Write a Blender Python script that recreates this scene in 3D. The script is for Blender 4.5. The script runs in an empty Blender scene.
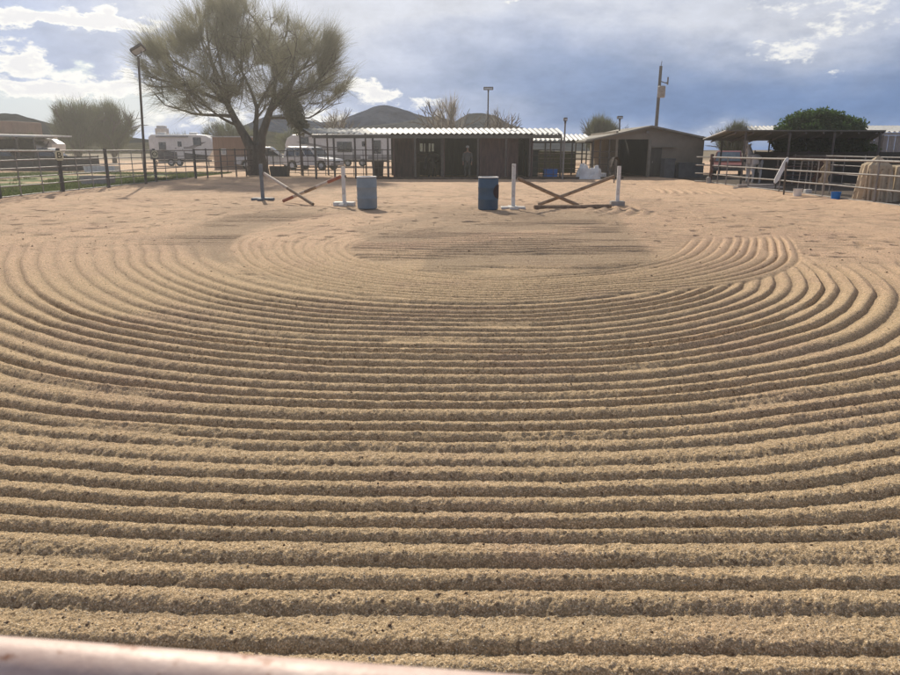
import bpy, bmesh, math, random
import numpy as np
from mathutils import Vector, Matrix
random.seed(7); rng = np.random.default_rng(11)
R = math.radians
scene = bpy.context.scene
col = scene.collection
CAM_H = 1.6; PITCH = R(15.0); F = 700.0
CP, SP = math.cos(PITCH), math.sin(PITCH)

# ---------- survey helpers: a sight line of the photograph crossed with a known depth or the ground
def ray(px, py):
    a, b = (px-450)/F, (337.5-py)/F
    return Vector((a, CP + b*SP, -SP + b*CP))
def at(px, py, Y):
    r = ray(px, py); t = Y/r.y
    return Vector((r.x*t, Y, CAM_H + r.z*t))
def ground_at(px, py):
    r = ray(px, py); t = -CAM_H/r.z
    return Vector((r.x*t, r.y*t, 0))
def X(px, Y, z=0.0): return (px-450)/F*(Y*CP + (CAM_H-z)*SP)
def Z(py, Y): return at(450, py, Y).z

# ---------- materials
def nt(m):
    m.use_nodes = True; t = m.node_tree; t.nodes.clear(); return t
class N:
    def __init__(s, t): s.t = t
    def n(s, typ, **k):
        o = s.t.nodes.new(typ)
        for a, b in k.items(): setattr(o, a, b)
        return o
    def link(s, a, b): s.t.links.new(a, b)
    def put(s, v, sock):
        if hasattr(v, 'links') or hasattr(v, 'is_linked'): s.link(v, sock)
        else: sock.default_value = v
    def math(s, op, a, b=None, c=None, clamp=False):
        o = s.n('ShaderNodeMath', operation=op, use_clamp=clamp)
        s.put(a, o.inputs[0])
        if b is not None: s.put(b, o.inputs[1])
        if c is not None: s.put(c, o.inputs[2])
        return o.outputs[0]
    def vec(s, op, a, b=None):
        o = s.n('ShaderNodeVectorMath', operation=op); s.put(a, o.inputs[0])
        if b is not None: s.put(b, o.inputs[1])
        return o.outputs['Value' if op in ('DOT_PRODUCT','LENGTH') else 'Vector']
    def noise(s, vec, scale, detail=3, rough=0.55, dist=0.0):
        o = s.n('ShaderNodeTexNoise'); s.put(vec, o.inputs['Vector'])
        o.inputs['Scale'].default_value = scale; o.inputs['Detail'].default_value = detail
        o.inputs['Roughness'].default_value = rough; o.inputs['Distortion'].default_value = dist
        return o.outputs['Fac']
    def ramp(s, fac, stops, interp='LINEAR'):
        o = s.n('ShaderNodeValToRGB'); s.put(fac, o.inputs[0]); r = o.color_ramp; r.interpolation = interp
        while len(r.elements) < len(stops): r.elements.new(0.5)
        for e, (p, c) in zip(r.elements, stops):
            e.position = p; e.color = (*c, 1) if not isinstance(c, (int, float)) else (c, c, c, 1)
        return o.outputs[0]
    def mix(s, fac, a, b, mode='MIX'):
        o = s.n('ShaderNodeMix', data_type='RGBA', blend_type=mode); s.put(fac, o.inputs[0])
        s.put(a if not isinstance(a, tuple) else (*a, 1), o.inputs[6]); s.put(b if not isinstance(b, tuple) else (*b, 1), o.inputs[7])
        return o.outputs[2]
    def smooth(s, v, lo, hi):
        o = s.n('ShaderNodeMapRange', interpolation_type='SMOOTHSTEP'); s.put(v, o.inputs[0])
        o.inputs[1].default_value = lo; o.inputs[2].default_value = hi
        return o.outputs[0]

def surf(name, c1, c2=None, scale=4.0, rough=0.8, metal=0.0, bump=0.0, bscale=None, stretch=(1,1,1), c3=None, spec=0.3):
    """weathered surface: two or three tones mixed by noise, with bump"""
    m = bpy.data.materials.new(name); t = nt(m); s = N(t)
    out = s.n('ShaderNodeOutputMaterial'); b = s.n('ShaderNodeBsdfPrincipled'); s.link(b.outputs[0], out.inputs[0])
    tc = s.n('ShaderNodeTexCoord'); v = s.vec('MULTIPLY', tc.outputs['Object'], stretch)
    c2 = c2 or tuple(x*0.7 for x in c1)
    f = s.noise(v, scale, 5, 0.65)
    colr = s.ramp(f, [(0.36, c1), (0.66, c2)])
    if c3:
        g = s.noise(v, scale*2.7, 6, 0.7); colr = s.mix(s.smooth(g, 0.56, 0.66), colr, c3)
    s.put(colr, b.inputs['Base Color'])
    s.put(s.math('MULTIPLY_ADD', s.noise(v, scale*3, 3), 0.25, rough-0.12, clamp=True), b.inputs['Roughness'])
    b.inputs['Metallic'].default_value = metal
    b.inputs['Specular IOR Level'].default_value = spec
    if bump:
        bp = s.n('ShaderNodeBump'); bp.inputs['Distance'].default_value = bump; bp.inputs['Strength'].default_value = 1.0
        s.put(s.noise(v, bscale or scale*6, 4), bp.inputs['Height']); s.link(bp.outputs[0], b.inputs['Normal'])
    return m

M = {}
M['galv'] = surf('galvanised', (.30,.275,.25), (.20,.18,.16), 3, .62, .1, c3=(.22,.15,.11))
M['steel_dark'] = surf('dark_steel', (0.122,0.106,0.091), (0.072,0.061,0.055), 5, .6, .2, c3=(.10,.06,.04))
M['rust_pipe'] = surf('rusty_pipe', (.16,.09,.07), (.09,.05,.04), 6, .7, .2)
M['old_rail'] = surf('worn_primer_rail', (.64,.50,.44), (.50,.35,.30), 14, .5, .05, .0005, 120, c3=(.30,.15,.10))
M['wood_post'] = surf('old_post', (0.110,0.105,0.100), (0.065,0.060,0.055), 6, .85, bump=.006, stretch=(4,4,.6))
M['white_paint'] = surf('white_paint', (.70,.68,.64), (.55,.52,.47), 5, .6, c3=(.36,.30,.24))
M['blue_grey'] = surf('blue_grey_paint', (.17,.195,.215), (.12,.14,.155), 6, .7, c3=(.22,.22,.21))
M['barrel_pale'] = surf('faded_blue_plastic', (.24,.285,.31), (.20,.245,.265), 5, .6, c3=(.20,.25,.28), spec=.4)
M['barrel_blue'] = surf('blue_plastic', (.05,.10,.155), (.04,.08,.125), 4, .5, c3=(.06,.11,.16), spec=.4)
M['rim_white'] = surf('dusty_white_rim', (.72,.72,.70), (.5,.48,.45), 12, .6)
M['dark_red'] = surf('dark_red_brown', (.05,.03,.03), (.03,.02,.02), 6, .7)
M['pole_wood'] = surf('bare_pole', (.34,.25,.17), (.20,.13,.08), 6, .8, stretch=(1,1,1), c3=(.12,.07,.04))
M['pole_red'] = surf('red_pole', (.36,.12,.07), (.25,.09,.06), 7, .7)
M['pole_cream'] = surf('cream_pole', (.58,.50,.42), (.45,.36,.28), 7, .7)
M['roof_metal'] = surf('corrugated_roof', (.50,.50,.485), (.36,.355,.34), 1.5, .62, .0, c3=(.27,.24,.20))
M['fascia'] = surf('fascia_paint', (0.156,0.143,0.117), (0.117,0.111,0.091), 3, .8)
M['maroon'] = surf('maroon_steel', (0.205,0.120,0.109), (0.120,0.077,0.072), 2.5, .75, stretch=(3,3,.6))
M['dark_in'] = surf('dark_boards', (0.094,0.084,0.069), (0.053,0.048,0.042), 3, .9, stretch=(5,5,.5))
M['shed_tan'] = surf('tan_stucco', (0.284,0.232,0.172), (0.223,0.185,0.140), 1.3, .9, bump=.004, bscale=30)
M['shed_roof'] = surf('brown_roof_edge', (.26,.23,.18), (.18,.155,.12), 3, .7)
M['box_tan'] = surf('sand_steel', (.33,.215,.15), (.26,.17,.12), 1.6, .7, stretch=(5,5,.5))
M['adobe'] = surf('adobe', (.30,.19,.135), (.24,.155,.11), 1.2, .9)
M['rv_white'] = surf('rv_gelcoat', (.66,.65,.62), (.56,.55,.52), 1.5, .35, c3=(.46,.44,.41), spec=.5)
M['rv_grey'] = surf('rv_grey_band', (.26,.25,.24), (.19,.18,.18), 2, .5)
M['rv_dark'] = surf('rv_dark_band', (0.072,0.072,0.080), (0.048,0.048,0.056), 2, .45)
M['glass'] = surf('tinted_glass', (.025,.03,.035), (.015,.018,.02), 2, .16, spec=.8)
M['glass_lit'] = surf('blue_lit_windscreen', (.20,.27,.33), (.12,.17,.22), 3, .2, spec=.8)  # blue light on the windscreen put into the glass colour
M['car_white'] = surf('white_car_paint', (.62,.61,.59), (.55,.53,.50), 2, .3, spec=.6)
M['car_red'] = surf('faded_maroon_paint', (.24,.055,.05), (.17,.045,.04), 2, .4, spec=.5)
M['car_dark'] = surf('dark_car_paint', (0.056,0.063,0.070), (0.035,0.039,0.042), 2, .3, spec=.6)
M['rubber'] = surf('tyre', (0.030,0.030,0.030), (0.045,0.042,0.038), 8, .9)
M['lamp_glass'] = surf('lamp_glass', (.45,.45,.43), (.36,.36,.35), 6, .2, spec=.7)
M['chrome'] = surf('wheel_metal', (.5,.5,.5), (.35,.35,.35), 6, .35, .6)
M['red_lens'] = surf('red_lens', (.35,.02,.015), (.28,.02,.015), 6, .3)
M['tarp_tan'] = surf('tan_canvas', (.56,.45,.31), (.42,.33,.22), 3, .9, bump=.02, bscale=6, c3=(.22,.165,.11))
M['tarp_white'] = surf('white_tarp', (.74,.73,.70), (.6,.58,.55), 3, .7)
M['bin_grey'] = surf('grey_bin', (0.105,0.112,0.120), (0.075,0.080,0.084), 3, .6)
M['blue_bin'] = surf('bright_blue_plastic', (.01,.17,.55), (.01,.13,.42), 3, .5)
M['dark_green'] = surf('dark_green_plastic', (0.037,0.058,0.044), (0.027,0.041,0.034), 3, .6)
M['concrete'] = surf('concrete', (.36,.34,.31), (.27,.25,.22), 5, .9, bump=.004)
M['screen'] = surf('dark_wind_screen', (0.096,0.087,0.072), (0.060,0.055,0.048), 1.0, .95)
M['soil'] = surf('shade_dark_soil', (0.106,0.077,0.056), (0.062,0.048,0.035), 2, .95, bump=.03, bscale=5, c3=(.14,.10,.07))  # pen shade put into the soil colour
M['bark'] = surf('bark', (.13,.11,.09), (.075,.065,.052), 5, .95, bump=.03, bscale=14, stretch=(1,1,.35))
M['twig'] = surf('olive_twigs', (.25,.24,.155), (.17,.165,.11), .6, .9, c3=(.33,.31,.20))
M['twig_grey'] = surf('grey_twigs', (.32,.28,.22), (.24,.21,.17), .6, .9)
M['leaf_olive'] = surf('olive_leaves', (.13,.14,.075), (.09,.10,.055), 1.1, .85, c3=(.11,.115,.06))
M['leaf_green'] = surf('green_leaves', (.075,.13,.035), (.035,.065,.02), 1.1, .75, c3=(.14,.20,.06))
M['grass'] = surf('grass_blades', (.10,.13,.05), (.08,.10,.045), .4, .85, c3=(.22,.19,.11))
M['clod'] = surf('dirt_clod', (.19,.125,.08), (.11,.073,.048), 20, .95)
M['pebble'] = surf('pale_pebble', (.50,.44,.36), (.38,.32,.25), 20, .8)
M['horse_brown'] = surf('brown_coat', (0.100,0.047,0.029), (0.064,0.033,0.022), 3, .55)
M['horse_dark'] = surf('dark_coat', (0.035,0.027,0.022), (0.022,0.018,0.016), 3, .5)
M['horse_white'] = surf('white_coat', (0.728,0.689,0.624), (0.572,0.520,0.455), 3, .7)
M['mane_dark'] = surf('dark_mane', (.015,.012,.01), (.01,.01,.01), 8, .8)
M['mane_pale'] = surf('pale_mane', (.42,.39,.33), (.32,.29,.24), 8, .8)
M['skin'] = surf('skin', (.38,.22,.15), (.34,.19,.13), 8, .6)
M['shirt_grey'] = surf('grey_shirt', (.17,.165,.15), (.11,.105,.095), 9, .9)
M['jeans'] = surf('worn_trousers', (.085,.085,.07), (.065,.065,.055), 7, .9)
M['cap_white'] = surf('white_cap', (.55,.54,.51), (.45,.44,.41), 7, .9)
M['hair'] = surf('dark_hair', (.03,.02,.015), (.02,.015,.01), 9, .7)
M['plate_cream'] = surf('cream_plate', (.62,.58,.40), (.54,.50,.34), 9, .6)
M['black_ink'] = surf('black_letter', (.012,.012,.01), (.02,.02,.016), 9, .7)
M['sand_drift'] = surf('sand_drift', (.60,.41,.25), (.50,.33,.20), 5, .95, bump=.01, bscale=40)
M['leather'] = surf('dark_leather', (0.042,0.025,0.017), (0.028,0.018,0.014), 9, .85)

def thin(name, f=.5):
    m = M[name]; s_ = N(m.node_tree); out = [n for n in m.node_tree.nodes if n.type == 'OUTPUT_MATERIAL'][0]
    b = [n for n in m.node_tree.nodes if n.type == 'BSDF_PRINCIPLED'][0]
    tr = s_.n('ShaderNodeBsdfTranslucent'); mx = s_.n('ShaderNodeMixShader'); mx.inputs[0].default_value = f
    s_.link(b.inputs['Base Color'].links[0].from_socket, tr.inputs[0]); s_.link(b.outputs[0], mx.inputs[1]); s_.link(tr.outputs[0], mx.inputs[2]); s_.link(mx.outputs[0], out.inputs[0])
for nm in ('twig','twig_grey','leaf_olive','leaf_green','grass'): thin(nm)

# ---------- mesh builder
class MB:
    def __init__(s): s.v = []; s.f = []; s.smooth = False
    def box(s, c, size, rz=0.0, M3=None, bev=0.0):
        hx, hy, hz = size[0]/2, size[1]/2, size[2]/2
        rot = M3 or Matrix.Rotation(rz, 3, 'Z'); c = Vector(c)
        if bev <= 0:
            b = len(s.v)
            for dx, dy, dz in ((-1,-1,-1),(1,-1,-1),(1,1,-1),(-1,1,-1),(-1,-1,1),(1,-1,1),(1,1,1),(-1,1,1)):
                s.v.append(c + rot @ Vector((dx*hx, dy*hy, dz*hz)))
            for q in ((0,3,2,1),(4,5,6,7),(0,1,5,4),(1,2,6,5),(2,3,7,6),(3,0,4,7)): s.f.append([b+i for i in q])
        else:
            bm = bmesh.new(); bmesh.ops.create_cube(bm, size=1)
            for v in bm.verts: v.co = Vector((v.co.x*size[0], v.co.y*size[1], v.co.z*size[2]))
            bmesh.ops.bevel(bm, geom=bm.edges[:], offset=bev, segments=2, affect='EDGES', profile=.6)
            b = len(s.v); bm.verts.index_update()
            for v in bm.verts: s.v.append(c + rot @ v.co)
            for f in bm.faces: s.f.append([b+v.index for v in f.verts])
            bm.free()
        return s
    def tube(s, pts, r, n=8, cap=True):
        pts = [Vector(p) for p in pts]
        rs = r if isinstance(r, (list, tuple)) else [r]*len(pts)
        b = len(s.v); up = Vector((0,0,1))
        for i, p in enumerate(pts):
            d = (pts[min(i+1, len(pts)-1)] - pts[max(i-1, 0)]).normalized()
            a = d.cross(up)
            if a.length < 1e-3: a = d.cross(Vector((1,0,0)))
            a.normalize(); c = d.cross(a).normalized()
            for k in range(n):
                t = 2*math.pi*k/n; s.v.append(p + (a*math.cos(t) + c*math.sin(t))*rs[i])
        for i in range(len(pts)-1):
            for k in range(n):
                s.f.append([b+i*n+k, b+i*n+(k+1)%n, b+(i+1)*n+(k+1)%n, b+(i+1)*n+k])
        if cap:
            s.f.append([b+k for k in range(n)][::-1]); s.f.append([b+(len(pts)-1)*n+k for k in range(n)])
        return s
    def lathe(s, prof, c=(0,0,0), n=24):
        b = len(s.v); c = Vector(c)
        for r, z in prof:
            for k in range(n):
                t = 2*math.pi*k/n; s.v.append(c + Vector((r*math.cos(t), r*math.sin(t), z)))
        for i in range(len(prof)-1):
            for k in range(n): s.f.append([b+i*n+k, b+i*n+(k+1)%n, b+(i+1)*n+(k+1)%n, b+(i+1)*n+k])
        if prof[0][0] > 0: s.f.append([b+k for k in range(n)][::-1])
        if prof[-1][0] > 0: s.f.append([b+(len(prof)-1)*n+k for k in range(n)])
        return s
    def prism(s, poly, y0, y1, ins=0.0):
        """polygon in x,z extruded along y"""
        b = len(s.v); n = len(poly)
        for x, z in poly: s.v.append(Vector((x, y0, z)))
        for x, z in poly: s.v.append(Vector((x, y1, z)))
        s.f.append(list(range(b, b+n))); s.f.append(list(range(b+n, b+2*n))[::-1])
        for i in range(n): s.f.append([b+i, b+n+i, b+n+(i+1)%n, b+(i+1)%n])
        return s
    def quad(s, a, b_, c, d):
        b = len(s.v); s.v += [Vector(a), Vector(b_), Vector(c), Vector(d)]; s.f.append([b,b+1,b+2,b+3]); return s
    def build(s, name, mat, parent=None, loc=(0,0,0), rz=0.0, smooth=False, bevel=0.0):
        me = bpy.data.meshes.new(name); me.from_pydata([tuple(v) for v in s.v], [], s.f); me.update()
        if bevel:
            bm = bmesh.new(); bm.from_mesh(me)
            bmesh.ops.recalc_face_normals(bm, faces=bm.faces[:])
            ed = [e for e in bm.edges if len(e.link_faces) == 2 and e.calc_face_angle() > R(35)]
            bmesh.ops.bevel(bm, geom=ed, offset=bevel, segments=2, affect='EDGES', profile=.6)
            bm.to_mesh(me); bm.free()
        else:
            bm = bmesh.new(); bm.from_mesh(me); bmesh.ops.recalc_face_normals(bm, faces=bm.faces[:]); bm.to_mesh(me); bm.free()
        me.materials.append(M[mat] if isinstance(mat, str) else mat)
        if smooth:
            me.shade_smooth()
            try: me.set_sharp_from_angle(angle=R(40))
            except Exception: pass
        o = bpy.data.objects.new(name, me); col.objects.link(o); o.location = loc; o.rotation_euler = (0,0,rz)
        if parent: o.parent = parent
        return o
def raw(name, verts, faces, mat, parent=None, smooth=False, loc=(0,0,0)):
    """fast mesh from numpy arrays of quads or tris"""
    me = bpy.data.meshes.new(name); verts = np.asarray(verts, np.float32); faces = np.asarray(faces, np.int32)
    k = faces.shape[1]
    me.vertices.add(len(verts)); me.vertices.foreach_set('co', verts.ravel())
    me.loops.add(faces.size); me.loops.foreach_set('vertex_index', faces.ravel())
    me.polygons.add(len(faces)); me.polygons.foreach_set('loop_start', np.arange(len(faces), dtype=np.int32)*k)
    me.update(calc_edges=True); me.materials.append(M[mat] if isinstance(mat, str) else mat)
    if smooth: me.shade_smooth()
    o = bpy.data.objects.new(name, me); col.objects.link(o); o.location = loc
    if parent: o.parent = parent
    return o
def tag(o, label=None, cat=None, group=None, kind=None):
    if label: o['label'] = label
    if cat: o['category'] = cat
    if group: o['group'] = group
    if kind: o['kind'] = kind
    return o
def thing(name, label, cat, loc=(0,0,0), rz=0.0, group=None):
    o = bpy.data.objects.new(name, None); o.empty_display_size = .2; col.objects.link(o)
    o.location = loc; o.rotation_euler = (0,0,rz); return tag(o, label, cat, group)
def copy_tree(o, parent=None):
    c = o.copy(); col.objects.link(c)
    if parent: c.parent = parent
    for ch in list(o.children): copy_tree(ch, c)
    return c

# ---------- numpy noise
LAT = rng.random((512, 512)).astype(np.float32)
def vnoise(x, y, s):
    x = x*s + 100.37; y = y*s + 57.11
    xi = np.floor(x).astype(int); yi = np.floor(y).astype(int); fx = x-xi; fy = y-yi
    fx = fx*fx*(3-2*fx); fy = fy*fy*(3-2*fy)
    g = lambda a, b: LAT[a & 511, b & 511]
    return (g(xi,yi)*(1-fx)+g(xi+1,yi)*fx)*(1-fy) + (g(xi,yi+1)*(1-fx)+g(xi+1,yi+1)*fx)*fy
def fbm(x, y, s, o=4, g=.5):
    t = 0; a = 1; n = 0
    for i in range(o): t = t + a*vnoise(x+i*13.7, y-i*7.3, s); n += a; a *= g; s *= 2.03
    return t/n
def ss(v, lo, hi):
    t = np.clip((v-lo)/(hi-lo), 0, 1); return t*t*(3-2*t)

# ---------- ground: one sheet to the horizon, harrowed furrows as real relief
def gpt(p): v = ground_at(*p); return (v.x, v.y)
class TPS:
    def __init__(s, pts, val, lam=0.02):
        P = np.array(pts, float); n = len(P); s.P = P
        K = s.U(P[:,None,:], P[None,:,:]) + lam*np.eye(n)
        A = np.zeros((n+3, n+3)); A[:n,:n] = K; A[:n,n] = 1; A[:n,n+1:] = P; A[n:,:n] = A[:n,n:].T
        s.w = np.linalg.solve(A, np.concatenate([val, [0,0,0]]))
    @staticmethod
    def U(a, b):
        r2 = ((a-b)**2).sum(-1); return .5*r2*np.log(r2+1e-9)
    def __call__(s, x, y):
        out = np.empty(x.size, np.float32); xf, yf = x.ravel(), y.ravel(); n = len(s.P)
        for i in range(0, x.size, 60000):
            q = np.stack([xf[i:i+60000], yf[i:i+60000]], 1)
            out[i:i+60000] = s.U(q[:,None,:], s.P[None,:,:]) @ s.w[:n] + s.w[n] + q @ s.w[n+1:]
        return out.reshape(x.shape)
A_LINES = [
 (308, [(230,199),(200,211),(180,227),(173,243),(180,260),(200,272),(233,283),(300,297),(400,306),(500,308),(600,302),(650,295)]),
 (322, [(190,200),(152,217),(131,236),(127,253),(133,270),(160,287),(207,302),(300,317),(450,322),(600,317),(667,307),(710,297),(740,287)]),
 (335, [(140,205),(98,223),(74,242),(70,257),(78,272),(103,290),(143,307),(200,318),(300,332),(450,335),(600,333),(683,322),(743,307),(773,285)]),
 (349, [(85,214),(46,236),(30,256),(32,273),(43,288),(73,307),(117,322),(200,335),(300,345),(450,349)]),
 (352, [(600,350),(700,338),(767,323),(813,303),(827,287),(820,272),(808,262),(790,254)]),
 (362, [(30,232),(0,253),(-9,274),(0,292),(20,307),(50,322),(100,335),(200,350),(300,359),(450,362)]),
 (369, [(600,367),(700,357),(787,337),(840,317),(857,297),(855,283),(846,272),(830,263)]),
 (377, [(0,320),(40,333),(100,348),(200,365),(300,373),(450,377)]),
 (380, [(600,377),(700,370),(800,352),(860,332),(890,313),(897,297),(892,285),(880,274),(862,265)]),
 (393, [(450,393),(600,390),(733,375),(833,358),(900,342)]),
 (404, [(0,367),(100,387),(300,403),(450,404),(600,402),(733,391),(900,367)]),
 (422, [(0,397),(100,411),(300,422),(450,422),(600,419),(767,404),(900,387)]),
 (467, [(0,449),(150,460),(300,466),(450,467),(600,468),(748,460),(900,440)]),
 (500, [(450,500),(600,499),(748,493),(900,471)]),
 (515, [(0,499),(150,508),(300,514),(450,515),(600,516),(804,510),(900,501)]),
 (536, [(0,522),(300,534),(600,536),(900,536)]),
 (583, [(0,571),(150,577),(300,582),(600,584),(900,584)]),
 (610, [(0,599),(300,608),(600,610),(900,612)]),
 (638, [(0,628),(300,637),(600,638),(900,640)]),
 (666, [(0,655),(300,664),(600,666),(900,671)]),
]
pa, va = [], []
for cy, pts in A_LINES:
    d = ground_at(450, cy).y; ph = float(np.interp(d, [1.9, 3.83, 7.2, 9.2], [0, 12.5, 31, 43]))
    for p in pts: pa.append(gpt(p)); va.append(ph)
B_LINES = [
 (0, [(450,225),(400,231),(362,238),(342,247),(352,258),(400,270),(450,276),(500,278),(600,272),(660,262),(683,252),(695,238),(692,232),(682,228)]),
 (5, [(400,219),(340,227),(300,238),(292,250),(305,262),(350,275),(450,286),(550,287),(640,280),(700,268),(735,256),(745,240),(741,233),(728,228)]),
 (10, [(400,208),(320,218),(270,230),(240,240),(238,253),(253,267),(300,283),(400,296),(500,300),(600,292),(700,287),(767,275),(792,260),(790,247),(783,238),(768,231)]),
]
pb, vb = [], []
for ph, pts in B_LINES:
    for p in pts: pb.append(gpt(p)); vb.append(ph)
tpsA = TPS(pa, np.array(va), .8); tpsB = TPS(pb, np.array(vb), .35)

def ridge(ph, x, y, seed=0.0):
    """harrow tooth mark: rounded crest, narrower trough, every furrow a bit different"""
    ph = ph + .55*(vnoise(ph*.8+seed, ph*0+3.3, 1.0)-.5)      # teeth are not evenly set
    k = np.floor(ph)
    a = .56 + .78*vnoise(k*3.17+seed, k*0+seed, 1.0) + .22*(vnoise(x+k*5.1, y, .6)-.5)
    f = ph-np.floor(ph); f = np.where(f < .68, f/.68*.5, .5+(f-.68)/.32*.5)
    w = .5+.5*np.cos(2*np.pi*f)
    w = np.power(np.clip(w, 0, 1), .50)
    gap = ss(vnoise(x*.7+k*7.7, y*.7+k*3.3, 1.1), .80, .93)     # stretches where the crest has slumped
    return (w-.65)*a*(1-.55*gap)
def in_poly(x, y, pix, soft=.35):
    """soft mask of a patch of the ground"""
    P = [gpt(p) for p in pix]; n = len(P); ins = np.zeros(x.shape, bool); dm = np.full(x.shape, 1e9)
    for i in range(n):
        (x0, y0), (x1, y1) = P[i], P[(i+1) % n]
        ins ^= ((y0 > y) != (y1 > y)) & (x < (x1-x0)*(y-y0)/((y1-y0) if abs(y1-y0) > 1e-9 else 1e-9)+x0)
        t = np.clip(((x-x0)*(x1-x0)+(y-y0)*(y1-y0))/((x1-x0)**2+(y1-y0)**2), 0, 1)
        dm = np.minimum(dm, np.hypot(x-x0-t*(x1-x0), y-y0-t*(y1-y0)))
    sd = np.where(ins, dm, -dm) + soft*1.2*(fbm(x, y, 1.6, 3)-.5)
    return ss(sd, -soft*.5, soft*.5)
TONE = None
def tone_map(x, y, fa, fb, edge):
    m = (y > 5) & (y < 40) & (np.abs(x) < 20); t = np.zeros(x.shape, np.float32); X_, Y_ = x[m], y[m]
    v = 1.0*in_poly(X_, Y_, [(352,228),(430,214),(520,209),(612,213),(640,238),(662,264),(600,275),(500,279),(420,272),(430,250),(370,240)], .26)
    v = np.maximum(v, .9*in_poly(X_, Y_, [(176,236),(215,218),(300,206),(330,212),(250,228),(232,246),(236,262),(215,262),(190,252)], .35))
    v = np.maximum(v, .35*in_poly(X_, Y_, [(150,240),(200,205),(290,186),(330,190),(240,218),(190,246)], .8))
    v = v - .9*in_poly(X_, Y_, [(345,246),(420,240),(500,232),(590,226),(590,231),(500,240),(424,250),(418,270),(372,259)], .18)
    v = v - .8*in_poly(X_, Y_, [(462,272),(500,266),(575,264),(572,270),(500,275)], .15)
    v = v + .5*in_poly(X_, Y_, [(300,206),(600,205),(640,212),(600,217),(330,214)], .6)
    t[m] = np.clip(v, 0, 1); return t
def relief(x, y):
    h = np.zeros(x.shape, np.float32)
    far = ss(y, 60, 24)*0 + (1-ss(y, 24, 60))
    wob = .16*(fbm(x, y, .5, 2)-.5)*2 + .07*(vnoise(x, y, 3.0)-.5) + .05*(vnoise(x, y, 14.0)-.5)
    A = np.full(x.shape, -1., np.float32)
    near = (y > .8) & (y < 22) & (np.abs(x) < 13)
    fa = np.full(x.shape, 99., np.float32); fb = np.full(x.shape, 99., np.float32)
    fa[near] = tpsA(x[near], y[near]); fb[near] = tpsB(x[near], y[near])
    edge = .5*(fbm(x, y, 1.3, 2)-.5)
    # outer set
    left = ss(-x, 1.0, 3.0)
    endL = 1 - .72*ss(y, 10.2, 13.0) - .28*ss(y, 15.5, 19.5)
    endR = 1 - ss(y + edge*2.2 + .10*(x-4), 9.6, 10.9)
    mA = (1-ss(fa+edge, 31.6, 33.4))*(left*endL + (1-left)*endR)
    mA *= near & (x > -9.5-y*.0)
    mA = mA*(1-ss(-x, 7.5, 9.0))*(1-ss(x, 8.2, 9.2))
    mA[fa > 60] = 0; 
    # inner set, laid over the outer one
    mBz = ss(fb, -1.0, -.2)*(1-ss(fb+edge*.6, 10.2, 10.9))
    endB = np.where(x > 1.5, 1-ss(y+edge*1.5, 12.6, 13.6), (1-.78*ss(y, 11.4, 13.8)-.22*ss(y, 15, 18))*(1-.3*ss(-x,0,2.5)))
    mB = mBz*endB*near*(y < 19.5)
    mB[fb > 60] = 0
    rA = ridge(fa+wob, x, y); rB = ridge(fb+wob*.8, x, y, 5.3)
    ampA = (.039+.010*ss(y, 3.0, 5.5)-.004*ss(y, 7, 9.5))*(1-.35*ss(-x, 1.5, 4)*ss(y, 6.5, 9)); ampB = .042
    cover = np.clip(mBz*(y < 19.5)*near, 0, 1)*(fb < 60)
    cover = cover*np.where(x > 1.5, endB, 1)
    h += rA*ampA*mA*(1-cover) + rB*ampB*mB
    # combed middle of the loop and the ground in front of the jumps
    inC = ss(y, 8.8, 9.8)*(1-ss(y, 17.5, 19.5))*(1-ss(x+edge*.6, 3.2, 3.8))*ss(x, -6.0, -5.0)*(1-cover)*(1-mA)
    h += inC*(.026*np.cos(2*np.pi*(y+.05*x+.10*(fbm(x,y,.6,3)-.5)*4)/.27)*ss(vnoise(x*.5+9, y*2.4, .8), .35, .75) + .018*(fbm(x*.8, y*2.2, 3.2, 3)-.5) - .012*ss(y,9.5,10.5))
    # two short hooked passes further up the arena
    for cx, cy, r0, n, x0, x1, y0, y1 in ((3.1, 21.0, .6, 6, 3.6, 5.6, 17.6, 22.0), (5.4, 31.0, 3.2, 6, 8.0, 11.2, 26.5, 35.0)):
        rr = np.sqrt((x-cx)**2+((y-cy)*.55)**2)
        m = ss(x, x0, x0+.4)*(1-ss(x, x1-.4, x1))*ss(y, y0, y0+1)*(1-ss(y, y1-1, y1))
        h += m*.028*np.cos(2*np.pi*rr/.34)
    comb = np.clip(mA+mB+inC, 0, 1)
    # trodden sand, hoof dents
    tro = (1-comb)
    global TONE
    TONE = tone_map(x, y, fa, fb, edge)
    h += far*tro*(.042*(fbm(x, y, .9, 3)-.5) + .034*(fbm(x, y, 3.2, 2)-.5))
    h += far*tro*.010*np.cos(2*np.pi*(.35*x+.94*y+.5*fbm(x, y, .25, 2))/.33)*ss(fbm(x, y, .16, 2), .5, .62)*(y < 40)
    dent = vnoise(x, y, 4.1); h -= far*tro*.036*ss(dent, .76, .92)
    # crumbly lumps, everywhere near
    nr = 1-ss(y, 9, 20)
    h += nr*(.009*(fbm(x, y, 9, 3, .55)-.5) + .0075*(vnoise(x, y, 34)-.5)*(1-.65*ss(y, 4, 8)) + .007*(vnoise(x, y, 75)-.5)*(1-ss(y, 4, 8)) + .005*(vnoise(x+.3*y, y, 150)-.5)*(1-ss(y, 3, 5)))
    # low berm pushed against both fences
    for xf, sgn in ((12.5, 1), (-14.4, -1)):
        dd = (x-xf)*sgn; h += .10*np.exp(-((dd+.2)/.55)**2)*(.5+fbm(x, y, .8, 3))*(y < 44)*(y > -5)*far
    return h
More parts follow.
